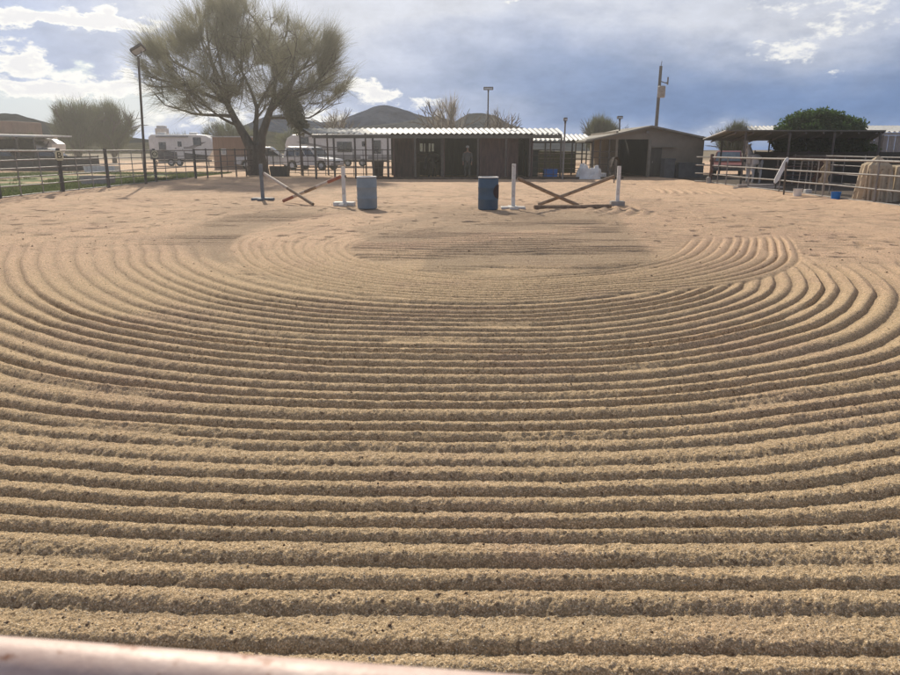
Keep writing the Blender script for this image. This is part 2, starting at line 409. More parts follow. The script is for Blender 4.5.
def make_ground():
    us = np.linspace(-1, 1, 1500)
    ext = 1 + np.geomspace(.004, 60, 46)
    U = np.concatenate([-ext[::-1], us, ext])
    ys = [-40, -25, -15, -9, -5, -3, -1.5, -.5, .3, .8, 1.1]; y = 1.2
    while y < 60:
        ys.append(y); y += min(max(.0025*y, .0038), .032) if y < 24 else .0034*y*(1+(y-24)*.12)
    ys += list(np.geomspace(62, 9000, 60)); ys = np.array(ys)
    W = .72*np.maximum(ys, 0)+1.3
    gx = U[None,:]*W[:,None]; gy = np.repeat(ys[:,None], len(U), 1)
    gz = relief(gx, gy)
    gz[gy > 300] -= 0.0
    tone = TONE.copy(); r, c = gx.shape
    v = np.stack([gx, gy, gz], -1).reshape(-1, 3)
    i = (np.arange(r-1)[:,None]*c + np.arange(c-1)[None,:]).ravel()
    f = np.stack([i, i+1, i+c+1, i+c], 1)
    m = bpy.data.materials.new('arena_sand'); t = nt(m); s = N(t)
    out = s.n('ShaderNodeOutputMaterial'); b = s.n('ShaderNodeBsdfPrincipled'); s.link(b.outputs[0], out.inputs[0])
    g = s.n('ShaderNodeNewGeometry'); P = g.outputs['Position']
    sx = s.n('ShaderNodeSeparateXYZ'); s.link(P, sx.inputs[0])
    big = s.noise(P, .35, 5, .6); mid = s.noise(P, 3.0, 5, .65); fine = s.noise(P, 48, 5, .75); grain = s.noise(P, 170, 3, .75); spk = s.noise(P, 310, 1, .5)
    pale = s.mix(big, (.65,.44,.285), (.55,.365,.235))
    grey = s.mix(mid, (.60,.43,.252), (.49,.345,.20))
    # turned (harrowed) sand is greyer and damper than the dry surface
    e1 = s.vec('MULTIPLY', s.vec('SUBTRACT', P, (0.0, 4.6, 0.0)), (1/9.5, 1/8.2, 0.0))
    rr = s.math('ADD', s.vec('LENGTH', e1), s.math('MULTIPLY', s.math('SUBTRACT', mid, .5), .35))
    worked = s.math('SUBTRACT', 1.0, s.smooth(rr, .45, 1.1))
    c = s.mix(worked, pale, grey)
    c = s.mix(s.math('MULTIPLY', s.math('SUBTRACT', 1.0, s.smooth(s.vec('LENGTH', P), 2.0, 8.0)), .38), c, (.38,.28,.16))
    c = s.mix(s.math('MULTIPLY', s.smooth(s.noise(P, .55, 4, .6), .48, .66), .30), c, (.42,.26,.19))
    ta = s.n('ShaderNodeAttribute', attribute_name='tone')
    c = s.mix(s.math('MULTIPLY', ta.outputs['Fac'], .50), c, (.25,.18,.115))
    # low trough sand mixed darker than the crests
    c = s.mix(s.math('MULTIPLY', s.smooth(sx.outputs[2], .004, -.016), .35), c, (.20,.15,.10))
    # grains
    c = s.mix(s.math('MULTIPLY', s.smooth(fine, .52, .74), .32), c, (.24,.16,.095))
    c = s.mix(s.math('MULTIPLY', s.smooth(grain, .49, .36), .5), c, (.20,.135,.08))
    c = s.mix(s.math('MULTIPLY', s.smooth(grain, .57, .66), .75), c, (.80,.72,.56))
    c = s.mix(s.math('MULTIPLY', s.smooth(spk, .66, .72), .85), c, (.9,.86,.76))
    def cells(sc, lo, hi):
        vo = s.n('ShaderNodeTexVoronoi'); s.link(P, vo.inputs['Vector']); vo.inputs['Scale'].default_value = sc
        sp = s.n('ShaderNodeSeparateColor'); s.link(vo.outputs['Color'], sp.inputs[0])
        k = s.math('MULTIPLY_ADD', s.math('POWER', sp.outputs[0], 1.6), hi-lo, lo); cb = s.n('ShaderNodeCombineXYZ'); [s.link(k, cb.inputs[i]) for i in range(3)]
        return cb.outputs[0], vo.outputs['Distance'], sp.outputs[1]
    g1, d1, r1 = cells(175, .74, 1.62); g2, d2, r2_ = cells(62, .92, 1.20)
    c = s.mix(1.0, s.mix(1.0, c, g1, 'MULTIPLY'), g2, 'MULTIPLY')
    c = s.mix(s.math('MULTIPLY', s.smooth(r2_, .96, .98), .6), c, (.12,.075,.045))
    # beyond the fences: dirt with dull vegetation tones in the distance
    fy = s.math('ADD', sx.outputs[1], s.math('MULTIPLY', mid, 10.0))
    desert = s.mix(s.noise(P, .02, 4), (.30,.22,.15), (.12,.11,.065))
    c = s.mix(s.smooth(fy, 90, 150), c, desert)
    lx = s.math('MULTIPLY', s.smooth(sx.outputs[0], -15.2, -16.5), s.math('SUBTRACT', 1.0, s.smooth(sx.outputs[1], 48, 56)))
    gr = s.math('MULTIPLY', lx, s.smooth(s.noise(P, .28, 5, .7), .40, .56))
    c = s.mix(gr, c, (.12,.165,.06))
    s.put(c, b.inputs['Base Color']); b.inputs['Roughness'].default_value = .95; b.inputs['Specular IOR Level'].default_value = .12
    bp = s.n('ShaderNodeBump'); bp.inputs['Distance'].default_value = .010; bp.inputs['Strength'].default_value = 1.0
    s.put(s.math('ADD', s.math('ADD', s.math('MULTIPLY', fine, .8), s.math('MULTIPLY', grain, .4)), s.math('MULTIPLY', s.math('SUBTRACT', r1, d1), .28)), bp.inputs['Height']); s.link(bp.outputs[0], b.inputs['Normal'])
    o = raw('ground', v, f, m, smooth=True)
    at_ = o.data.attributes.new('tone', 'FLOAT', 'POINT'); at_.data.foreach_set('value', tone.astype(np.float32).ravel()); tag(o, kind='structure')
make_ground()

# clods and pebbles lying on the sand: uncountable, one object each
def scatter(name, n, mat, smin, smax, seed, xr=11, y0=1.5, y1=24, bias=1.5):
    g = np.random.default_rng(seed)
    yy = y0+(y1-y0)*g.random(n)**bias; xx = (g.random(n)*2-1)*np.minimum(xr, .75*yy+1.3)
    keep = vnoise(xx, yy, .55) > g.random(n)*.75; xx, yy = xx[keep], yy[keep]; n = len(xx)
    zz = relief(xx, yy); sz = smin+(smax-smin)*g.random(n)**3
    base = np.array([[1,0,0],[-1,0,0],[0,1,0],[0,-1,0],[0,0,1],[0,0,-1]], float)
    fc = np.array([[0,2,4],[2,1,4],[1,3,4],[3,0,4],[2,0,5],[1,2,5],[3,1,5],[0,3,5]])
    v = base[None]*(.6+.8*g.random((n,6,1))) + .3*(g.random((n,6,3))-.5)
    v = v*sz[:,None,None]*np.array([1,1,.65]); a = g.random(n)*6.28
    x_ = v[:,:,0]*np.cos(a)[:,None]-v[:,:,1]*np.sin(a)[:,None]; y_ = v[:,:,0]*np.sin(a)[:,None]+v[:,:,1]*np.cos(a)[:,None]
    v = np.stack([x_+xx[:,None], y_+yy[:,None], v[:,:,2]+(zz+sz*.25)[:,None]], -1)
    f = (fc[None]+6*np.arange(n)[:,None,None]).reshape(-1,3)
    return raw(name, v.reshape(-1,3), f, mat)
tag(scatter('dirt_clods', 26000, 'clod', .0015, .0085, 3), 'small dark dirt clods scattered over the harrowed sand', 'clods', kind='stuff')
tag(scatter('trodden_clods', 3200, 'clod', .006, .019, 6, xr=14, y0=9, y1=34, bias=1.0), 'dark dung and dirt bits scattered over the flat trodden sand', 'clods', kind='stuff')
tag(scatter('pale_gravel', 60000, 'pebble', .0014, .0052, 4, y1=7, bias=1.4), 'fine pale gravel grains lying on the sand', 'gravel', kind='stuff')

# ---------- hills
def hill(name, Y, sky, base_py, mat, depth=700, seed=0):
    xs = np.array([X(p[0], Y) for p in sky]); zs = np.array([max(Z(p[1], Y), 0) for p in sky])
    n = 220; k = 36; gx = np.linspace(xs[0], xs[-1], n); top = np.interp(gx, xs, zs)
    g = np.random.default_rng(seed)
    v = []; sc = Y*.012
    for j in range(k):
        t = j/(k-1); yy = Y - depth*.5*(1-t) if t < 1 else Y
        prof = t**.8
        rug = (fbm(gx, np.full(n, yy), 1/(sc*3), 5, .6)-.5)
        rid = -np.abs(fbm(gx+yy*.3, np.full(n, yy*.5), 1/(sc*2.2), 3)-.5)*2
        z = top*prof*(1+.16*(1-t)*rug*2+.55*(1-t)*rid) + top*.11*rug*t
        v.append(np.stack([gx, np.full(n, yy), z-(2 if j == 0 else 0)], 1))
    for j in range(10):
        t = (j+1)/10; v.append(np.stack([gx, np.full(n, Y+depth*.5*t), top*(1-t)**.9-(2 if j == 9 else 0)], 1))
    r = k+10; v = np.concatenate(v); i = (np.arange(r-1)[:,None]*n+np.arange(n-1)[None,:]).ravel()
    f = np.stack([i, i+1, i+n+1, i+n], 1)
    return tag(raw(name, v, f, mat, smooth=True), kind='structure')
def hillmat(name, a, b, sc):
    m = bpy.data.materials.new(name); t = nt(m); s = N(t)
    out = s.n('ShaderNodeOutputMaterial'); bs = s.n('ShaderNodeBsdfPrincipled'); s.link(bs.outputs[0], out.inputs[0])
    g = s.n('ShaderNodeNewGeometry'); P = g.outputs['Position']
    c = s.mix(s.smooth(s.noise(P, sc, 6, .7), .38, .62), a, b)
    c = s.mix(s.math('MULTIPLY', s.smooth(s.noise(P, sc*7, 4, .7), .52, .62), .6), c, tuple(x*.55 for x in b))
    s.put(c, bs.inputs['Base Color']); bs.inputs['Roughness'].default_value = 1; bs.inputs['Specular IOR Level'].default_value = 0
    return m
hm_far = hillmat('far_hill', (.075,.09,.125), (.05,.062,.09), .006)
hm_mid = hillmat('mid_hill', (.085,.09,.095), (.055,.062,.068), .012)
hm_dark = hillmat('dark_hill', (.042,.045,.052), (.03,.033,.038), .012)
hill('hills', 1900, [(205,152),(235,132),(250,124),(265,118),(290,114),(305,119),(322,122),(338,122),(355,115),(368,110),(376,106.3),(385,105),(394,106),(408,110),(426,117),(445,124),(470,135),(490,152)], 150, hm_far, 900, 1)
hill('hills', 1400, [(285,152),(300,140),(330,130),(370,126),(400,122),(426,116.5),(438,116),(455,121),(468,114),(484,113),(496,115.5),(505,122),(513,126),(527,129),(560,134),(600,140),(660,152)], 150, hm_mid, 700, 2)
hill('hills', 1100, [(-260,152),(-160,128),(-60,116),(0,114),(10,113),(22,113.5),(35,118),(48,121),(58,126),(80,131),(120,136),(170,142),(210,152)], 150, hm_dark, 600, 3)
hill('hills', 420, [(-80,152),(10,138),(40,136),(70,141),(130,143),(200,141),(235,134),(262,130),(300,137),(360,141),(430,139),(480,142),(560,152)], 150, hillmat('scrub_rise', (.095,.088,.062), (.055,.056,.042), .03), 180, 4)

# ---------- vegetation
def branch_tree(trunk_pts, trunk_r, limbs, seed, depth=4, spread=.55, first=1.0, up=.1, shrink=.68, seg_r=.62, inside=None):
    """returns MB of wood and list of (tip, dir) for twigs"""
    g = random.Random(seed); mb = MB(); tips = []
    mb.tube(trunk_pts, trunk_r, 12)
    def grow(p, d, L, r, lev):
        pts = [p.copy()]; n = 4; dd = d.copy()
        for i in range(n):
            dd = (dd + Vector((g.uniform(-1,1), g.uniform(-1,1), g.uniform(-.6,.8)))*.14 + Vector((0,0,up*.2))).normalized()
            q = pts[-1] + dd*(L/n)
            if inside and not inside(q) and lev < depth:
                if len(pts) < 2: return
                lev = 0; pts.append(q); break
            pts.append(q)
            if lev <= 3: tips.append((pts[-1].copy(), dd.copy(), lev))
        rs = [r*(1-.42*i/n) for i in range(len(pts))]
        if len(pts) < n+1 or lev == 0: rs[-1] *= .3
        mb.tube(pts, rs, 7 if r > .04 else 4, cap=False)
        if lev == 0: return
        k = 2 if g.random() < .45 else 3
        for i in range(k):
            ax = Vector((g.gauss(0,1), g.gauss(0,1), g.gauss(0,.7))); ax = (ax - dd*ax.dot(dd)).normalized()
            nd = (dd + ax*g.uniform(.5,1.1)*spread*1.2 + Vector((0,0,up))).normalized()
            st = pts[-1] if i < 2 else pts[g.choice((2,3))]
            grow(st, nd, L*g.uniform(.62,.85)*shrink/.68, r*seg_r*g.uniform(.85,1.05), lev-1)
    for (p, d, L, r) in limbs: grow(Vector(p), Vector(d).normalized(), L*first, r, depth)
    return mb, tips
def sprays(name, tips, per, length, width, mat, seed, parent, bend=.25, rad=.0, upb=.35, outc=None, segs=3, outk=0.0, fan=.52):
    """many thin twig ribbons leaving the branch tips"""
    g = np.random.default_rng(seed); n = len(tips)*per
    P = np.repeat(np.array([tuple(t[0]) for t in tips]), per, 0); D = np.repeat(np.array([tuple(t[1]) for t in tips]), per, 0)
    P = P + g.normal(0, rad, P.shape)
    D = D + g.normal(0, fan, D.shape); D[:,2] += upb
    if outc is not None:
        O = P-np.array(outc); O /= np.linalg.norm(O, axis=1)[:,None]+1e-6; D += O*outk
    D /= np.linalg.norm(D, axis=1)[:,None]
    L = length*(.5+g.random(n)); B = g.normal(0, bend, (n,3))
    S = np.cross(D, g.normal(0, 1, (n,3))); S /= np.linalg.norm(S, axis=1)[:,None]+1e-6
    vs = []
    for j in range(segs+1):
        t = j/segs; c = P + D*(L*t)[:,None] + B*(L*t*t)[:,None]; w = width*(1-.8*t)
        vs.append(c-S*w/2); vs.append(c+S*w/2)
    v = np.stack(vs, 1).reshape(-1,3); k = 2*(segs+1)
    f = np.concatenate([np.stack([np.arange(n)*k+2*j, np.arange(n)*k+2*j+1, np.arange(n)*k+2*j+3, np.arange(n)*k+2*j+2], 1) for j in range(segs)])
    return raw(name, v, f, mat, parent)
def leaf_crown(name, centers, radii, n, size, mat, seed, parent, flat=.8, shell=.55):
    g = np.random.default_rng(seed); C = np.array(centers, float); Rr = np.array(radii, float)
    k = g.choice(len(C), n, p=Rr**2/(Rr**2).sum())
    d = g.normal(0,1,(n,3)); d /= np.linalg.norm(d, axis=1)[:,None]
    r = shell+(1-shell)*g.random(n)**.6; r *= .82+.36*g.random(n)
    lump = fbm(d[:,0]*2+k*3.1, d[:,2]*2+d[:,1], 1.6, 3); r *= .72+.55*lump
    P = C[k]+d*(r*Rr[k])[:,None]*np.array([1,1,flat])
    a = g.normal(0,1,(n,3)); a /= np.linalg.norm(a, axis=1)[:,None]; b = np.cross(a, g.normal(0,1,(n,3))); b /= np.linalg.norm(b, axis=1)[:,None]+1e-6
    s = size*(.5+g.random(n))[:,None]
    v = np.stack([P-a*s, P+b*s*.45, P+a*s, P-b*s*.45], 1).reshape(-1,3)
    f = (np.arange(n)*4)[:,None]+np.arange(4)[None,:]
    return raw(name, v, f, mat, parent)

# the big mesquite: trunk forks low, wide fine-twigged crown
def big_tree():
    Y = 47.5; bx = X(258, Y)
    t = thing('mesquite_tree', 'huge feathery mesquite tree with a forked dark trunk behind the crossed poles', 'tree', (bx, Y, 0))
    wood = [(0,0,-.1),(.0,0,.7),(-.05,0,1.4),(-.08,0,1.9)]
    c = Vector((-.25,0,5.6))
    def inside(q):
        e = q-c; return (e.x/6.4)**2+(e.y/6.0)**2+(e.z/(4.75 if e.z > 0 else 2.5))**2 < 1.0
    limbs = []
    mb = MB(); mb.tube(wood, [.80,.64,.58,.52], 14)
    mb.tube([(-.28,0,1.6),(-.75,0,2.6),(-1.25,.05,3.5),(-1.7,.1,4.5)], [.36,.27,.23,.18], 12)
    mb.tube([(.22,0,1.5),(.42,0,2.5),(.85,-.05,3.5),(1.35,-.1,4.6)], [.38,.28,.23,.18], 12)
    mb.tube([(0,.1,1.8),(-.05,.4,2.9),(.1,.5,4.2)], [.22,.16,.13], 10)
    tips = []; g = random.Random(5)
    for (p, d, L, r) in [((-1.7,.1,4.5), (-.5,0,1), 2.6, .15), ((-1.7,.1,4.5), (-1,-.2,.35), 2.6, .14), ((-1.35,.05,3.7), (-1,.2,.10), 2.7, .12),
                         ((-1.0,.0,3.1), (-.9,-.6,.25), 2.5, .10), ((-1.6,.1,4.3), (.1,-.3,1), 2.5, .13), ((-1.5,.1,4.1), (-.5,.9,.5), 2.6, .12),
                         ((1.35,-.1,4.6), (.9,.1,.75), 2.7, .14), ((1.35,-.1,4.6), (.1,.2,1), 2.7, .14), ((1.2,-.1,4.3), (1,-.1,.25), 2.7, .13),
                         ((1.0,0,3.9), (.8,-.8,.35), 2.5, .11), ((1.1,0,4.0), (.5,.9,.6), 2.6, .12), ((.1,.5,4.2), (-.2,.3,1), 2.6, .12),
                         ((.1,.5,4.2), (.5,.6,1), 2.6, .11), ((-.1,.4,3.4), (0,1,.5), 2.4, .09), ((-1.7,.1,4.5), (-.9,.1,.8), 2.6, .13), ((.9,0,3.6), (1,.1,.0), 2.6, .09)]:
        m2, t2 = branch_tree([Vector(p)-Vector(d)*.1, p], [r, r], [(p, d, L, r)], g.randint(0,9999), depth=5, spread=.55, up=.03, shrink=.66, seg_r=.60, inside=inside)
        off = len(mb.v); mb.v += m2.v; mb.f += [[i+off for i in f] for f in m2.f]; tips += t2
    # thin shoots that even the crown out: each grows from the nearest branch
    T = np.array([tuple(q[0]) for q in tips]); gg = np.random.default_rng(4); new = []
    while len(new) < 1500:
        d = gg.normal(0,1,3); d /= np.linalg.norm(d); r = (.30+.66*gg.random()**.55)
        q = Vector((c.x+d[0]*r*6.4, c.y+d[1]*r*6.0, c.z+d[2]*r*(4.75 if d[2] > 0 else 2.5)))
        if q.z < 3.2: continue
        i = int(((T-np.array(q))**2).sum(1).argmin()); p = Vector(T[i]); L = (q-p).length
        if L > 2.6 or L < .05: continue
        mid = p.lerp(q,.5)+Vector((0,0,-.08*L)); mb.tube([p, mid, q], [.022,.016,.009], 3, cap=False)
        new.append((q, (q-p).normalized(), 1)); new.append((mid, (q-p).normalized(), 1))
    mb.build('trunk', 'bark', t, smooth=True)
    keep = [q for q in tips if q[2] <= 1 and q[0].z > 2.9]
    random.Random(1).shuffle(keep); keep = keep[:2200] + new
    k = max(1, int(36000/len(keep)))
    print('mesquite tips', len(tips), len(keep), 'faces', len(mb.f))
    sprays('crown', keep, k, 1.15, .0175, 'twig', 31, t, bend=.13, rad=.10, upb=.16, outc=(-.1,0,1.6), outk=1.25, fan=.34)
    # a dense drooping clump of mistletoe on the right side
    leaf_crown('mistletoe', [(2.6,-.6,4.2),(2.9,-.6,3.5),(3.2,-.6,3.0),(2.2,-.6,4.7)], [.7,.65,.5,.6], 3600, .10, 'twig', 9, t, flat=1.1, shell=.1)
    return t
big_tree()

def desert_tree(px, base_Y, w_px, top_py, label, seed, bare=False, mat='twig', dens=9000, group=None, name='palo_verde_tree'):
    bx = X(px, base_Y); H = Z(top_py, base_Y); W = w_px/F*base_Y*CP/2
    t = thing(name, label, 'tree', (bx, base_Y, 0), group=group)
    limbs = []; g = random.Random(seed)
    for i in range(6):
        a = 2*math.pi*i/6+g.uniform(-.4,.4); limbs.append(((0,0,H*.10), (math.cos(a)*W/H*.9, math.sin(a)*W/H*.9, .8), H*.36, H*.03))
    mb, tips = branch_tree([(0,0,-.1),(0,0,H*.13)], [H*.045, H*.036], limbs, seed, depth=3, spread=.6, up=.05)
    mb.build('trunk', 'bark', t, smooth=True)
    W *= .92
    keep = [(p, d, l) for p, d, l in tips if (p.x/W)**2+(p.y/W)**2+((p.z-H*.45)/(H*.5))**2 < 1.0] or tips
    if not bare:
        gg = np.random.default_rng(seed)
        for _ in range(260):
            d = gg.normal(0,1,3); d /= np.linalg.norm(d); r = .3+.62*gg.random()
            q = Vector((d[0]*r*W, d[1]*r*W, H*.50+d[2]*r*H*.36*(1.15-.5*(r*math.hypot(d[0],d[1]))**2))); keep.append((q, Vector((d[0]*.6, d[1]*.6, .8)).normalized(), 1))
    k = max(1, dens//len(keep))
    sprays('crown', keep, k, H*.17, H*(.004 if bare else .0065), 'twig_grey' if bare else mat, seed+1, t, rad=H*.03, upb=.2, outc=(0,0,-H*.1), outk=1.1, fan=.36, bend=.14)
    return t
desert_tree(80, 88, 50, 105, 'olive palo verde tree, left one of the round pair behind the lamp pole', 41, dens=8500, mat='leaf_olive')
desert_tree(115, 92, 46, 106, 'olive palo verde tree, right one of the round pair nearest the lamp pole', 42, dens=8500, mat='leaf_olive')
desert_tree(600, 75, 32, 119, 'small round olive tree behind the gap between the two barns', 43, dens=14000, mat='leaf_olive')
desert_tree(452, 80, 52, 99, 'bare leafless tree above the long corrugated roof left of the floodlight', 44, bare=True, dens=1100, name='bare_tree')
desert_tree(500, 95, 34, 108, 'thin bare tree above the long roof right of the floodlight', 45, bare=True, dens=260, name='bare_tree')
desert_tree(232, 95, 60, 122, 'hazy scrub tree behind the sand coloured shed', 46, dens=6000, mat='leaf_olive')
desert_tree(300, 110, 60, 128, 'hazy scrub tree seen behind the white camper nose', 47, dens=6000, mat='leaf_olive')
desert_tree(340, 78, 30, 112, 'wispy bare tree at the left end of the long roof', 48, bare=True, dens=700, name='bare_tree')
desert_tree(731, 62, 34, 124, 'grey green tree behind the left edge of the shade canopy', 49, dens=7000, mat='leaf_olive')
desert_tree(25, 120, 50, 134, 'dark scrub tree between the adobe house and the tree pair', 50, dens=6000, mat='leaf_olive')
desert_tree(182, 100, 50, 133, 'low scrub tree rising behind the white camper', 51, dens=5000, mat='leaf_olive')

def green_bush():
    Y = 41; t = thing('dense_green_tree', 'dense dark green rounded tree growing through the shade canopy', 'tree', (X(815, Y), Y, 0))
    mb = MB(); mb.tube([(0,0,-.1),(.1,0,.9),(.0,.1,1.8)], [.26,.2,.16], 10)
    for a in range(5): mb.tube([(0,.1,1.6),(math.cos(a*1.26)*1.1, math.sin(a*1.26)*1.1, 2.6)], [.12,.05], 7)
    mb.build('trunk', 'bark', t, smooth=True)
    C = [(-1.9,0,2.2),(-1.2,.3,2.9),(-.3,-.2,3.15),(.6,.2,3.05),(1.5,0,2.7),(2.1,.1,2.2),(-.8,-.7,2.4),(.4,-.8,2.4),(1.3,-.6,2.2),(-1.8,-.4,1.5),(2.1,-.4,1.5),(0,-.7,1.5),(-.4,.5,3.3),(-2.1,.2,2.6)]
    Rr = [.85,.9,.8,.85,.9,.7,.9,.9,.8,.9,.8,1.0,.55,.5]
    leaf_crown('crown', C, Rr, 42000, .085, 'leaf_green', 77, t, flat=.85, shell=.35)
green_bush()

def grass():
    g = np.random.default_rng(8); n = 70000
    y = 22+30*g.random(n); x = -15.6-22*g.random(n)**1.3
    keep = fbm(x, y, .25, 4) > .44; x, y = x[keep], y[keep]
    # strip of weeds along the fence foot
    m = 5000; y2 = 30+11*g.random(m); x2 = -14.9-.8*g.random(m)+0*y2; keep = vnoise(x2, y2, .9) > .45
    x = np.concatenate([x, x2[keep]]); y = np.concatenate([y, y2[keep]]); n = len(x)
    h = .05+.10*g.random(n); a = g.random(n)*6.28; w = .022
    b = np.stack([x, y, np.zeros(n)], 1); s = np.stack([np.cos(a)*w, np.sin(a)*w, np.zeros(n)], 1)
    t = b+np.stack([g.normal(0,.04,n), g.normal(0,.04,n), h], 1)
    v = np.stack([b-s, b+s, t], 1).reshape(-1,3); f = (np.arange(n)*3)[:,None]+np.arange(3)[None,:]
    tag(raw('grass', v, f, 'grass'), 'patchy short green grass beyond the left pipe fence', 'grass', kind='stuff')
grass()
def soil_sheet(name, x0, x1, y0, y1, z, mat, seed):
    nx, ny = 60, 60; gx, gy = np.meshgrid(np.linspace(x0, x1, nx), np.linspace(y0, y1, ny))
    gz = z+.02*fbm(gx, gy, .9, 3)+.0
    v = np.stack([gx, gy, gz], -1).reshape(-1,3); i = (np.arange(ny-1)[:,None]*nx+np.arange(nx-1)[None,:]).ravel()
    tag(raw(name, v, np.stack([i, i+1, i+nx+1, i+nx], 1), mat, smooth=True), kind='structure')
soil_sheet('pen_shade_dirt', 13.0, 40, 16, 48, .03, 'soil', 1)  # dark sheet extends the canopy and tree shade over the pen ground

# ---------- fences
def pipe_fence(name, label, p0, p1, heights, r, posts, stays=(), post_r=.05, post_h=None, post_mat='steel_dark', rail_mat='galv', stay_mat='galv', group=None, sag=0.012):
    p0 = Vector((*p0, 0)); p1 = Vector((*p1, 0)); L = (p1-p0).length; d = (p1-p0)/L
    t = thing(name, label, 'fence', p0, math.atan2(d.y, d.x), group)
    g = random.Random(int(L*100))
    for h in heights:
        n = max(2, int(L/2)); pts = [(L*i/n, 0, h+g.uniform(-1,1)*sag) for i in range(n+1)]
        MB().tube(pts, r*(1.15 if h == heights[0] else .9), 8).build('rail', rail_mat, t, smooth=True)
    ph = post_h or heights[0]+.06
    for q in posts:
        lean = g.uniform(-.03,.03)
        MB().tube([(q, 0, -.1), (q+lean, -post_r*.2, ph)], [post_r, post_r*.92], 8).build('post', post_mat, t, smooth=True)
    for q in stays:
        MB().tube([(q, .02, heights[-1]-.05), (q, .02, heights[0])], r*.8, 6).build('stay', stay_mat, t, smooth=True)
    return t
# left side of the arena
lf = pipe_fence('pipe_fence', 'long six rail pipe fence with lettered plates along the left side of the arena', (-14.7, 15.0), (-14.2, 40.2),
     [1.57,1.27,1.0,.72,.44,.12], .024, [0.2, 4.1, 8.0, 11.7, 15.2, 19.9, 25.1], [1.4,2.7,5.3,6.7,9.2,10.5,12.9,14.0,16.4,17.6,18.7,21.2,22.5,23.8], post_r=.072, post_h=1.66, post_mat='wood_post')
pipe_fence('pipe_fence', 'dark pipe corral fence in the back left corner in front of the sand coloured shed', (-14.2, 40.2), (X(268, 49), 49), [1.62,1.28,.95,.62,.3], .026,
     [1.2,2.8,4.6,5.9,7.2,9.0], [3.6,6.6,8.2], post_r=.045, post_h=1.68, rail_mat='steel_dark', stay_mat='steel_dark')
pipe_fence('pipe_fence', 'dark pipe fence between the big tree and the long barn roof', (X(262, 47.4)+.6, 47.4), (X(300, 46), 46), [1.55,1.2,.85,.5,.2], .026,
     [.3,1.6,2.9], [.9,2.2], post_r=.04, rail_mat='steel_dark', stay_mat='steel_dark')
# right side
rf = pipe_fence('pipe_fence', 'galvanised four rail fence along the right side of the arena', (12.62, 14.5), (12.35, 34.0), [1.28,.89,.49,.11], .03,
     [3.3, 9.4, 15.3], [1.0, 6.5, 12.5, 17.6, 18.6], post_r=.035, post_mat='galv')
MB().tube([(19.5,0.05,-.1),(19.42,0.02,.7),(19.56,0.0,1.40)], [.10,.085,.08], 8).build('post', 'rust_pipe', rf, smooth=True)
MB().tube([(19.36,.1,.02),(19.42,.14,.3),(19.55,.1,.34)], [.11,.12,.05], 8).build('foot_block', 'concrete', rf, smooth=True)
MB().box((5.1,.0,.08), (.28,.16,.16)).build('foot_block', 'concrete', rf, bevel=.02)
for h in (1.28,.9,.52,.14):
    MB().tube([(19.5,0,h),(20.6,.35,h-.01)], .028, 8).build('rail', 'galv', rf, smooth=True)
pipe_fence('pipe_fence', 'thin grey pen fence between the right fence and the screened fence', (15.4, 21.0), (15.9, 33.5), [1.35,1.0,.65,.3], .02,
     [.1,3.1,6.2,9.3,12.3], [1.6,4.7,7.7,10.8], post_r=.028, post_mat='galv')
pipe_fence('pipe_fence', 'short cross fence of dark pipe dividing the pens under the canopy', (13.2, 29.2), (21.0, 30.4), [1.3,.95,.6,.25], .02,
     [.1,2.6,5.2,7.7], [], post_r=.03, rail_mat='rust_pipe')
# rail the photographer leans over
ang = math.atan2(-.038, .363)
nf = thing('pipe_fence', 'worn pinkish white pipe rail crossing the bottom edge of the picture', 'fence', (-.317, .405, 0), ang)
TOPZ = CAM_H-.3245-.026
MB().tube([(-3,0,TOPZ),(-1,0,TOPZ+.002),(0,0,TOPZ),(3,0,TOPZ)], .0262, 40).build('rail', 'old_rail', nf, smooth=True)
for h in (.95,.62,.28): MB().tube([(-3,0,h),(3,0,h)], .024, 16).build('rail', 'old_rail', nf, smooth=True)
for q in (-2.4,2.4): MB().tube([(q,0,-.1),(q,0,TOPZ+.02)], .045, 16).build('post', 'rust_pipe', nf, smooth=True)

# lettered plates on the left fence posts
def letter_plate(ch, along, label):
    p0 = Vector((-14.7, 15.0)); d = Vector((.5, 25.2)).normalized(); q = p0+d*along
    t = thing('letter_plate', label, 'sign', (q.x+.13, q.y-.16, 1.40), R(26), 'arena letter plates')
    w, h = .135, .175
    MB().prism([(-w+.05,-h),(w-.045,-h),(w,-h+.07),(w,h-.07),(w-.045,h),(-w+.05,h),(-w,h-.07),(-w,-h+.07)], -.006, .006).build('plate', 'plate_cream', t)
    cu = bpy.data.curves.new('letter', 'FONT'); cu.body = ch; cu.size = .31; cu.extrude = .003; cu.align_x = 'CENTER'; cu.align_y = 'CENTER'
    o = bpy.data.objects.new('letter_tmp', cu); col.objects.link(o); dg = bpy.context.evaluated_depsgraph_get(); dg.update()
    me = bpy.data.meshes.new_from_object(o.evaluated_get(dg)); bpy.data.objects.remove(o)
    me.materials.clear(); me.materials.append(M['black_ink'])
    l = bpy.data.objects.new('letter', me); col.objects.link(l); l.parent = t; l.location = (0,-.0115,0); l.rotation_euler = (R(90),0,0)
letter_plate('B', 11.7, 'cream plate with black letter B on the left fence post')
letter_plate('O', 19.9, 'small cream plate with black letter O near the white camper')

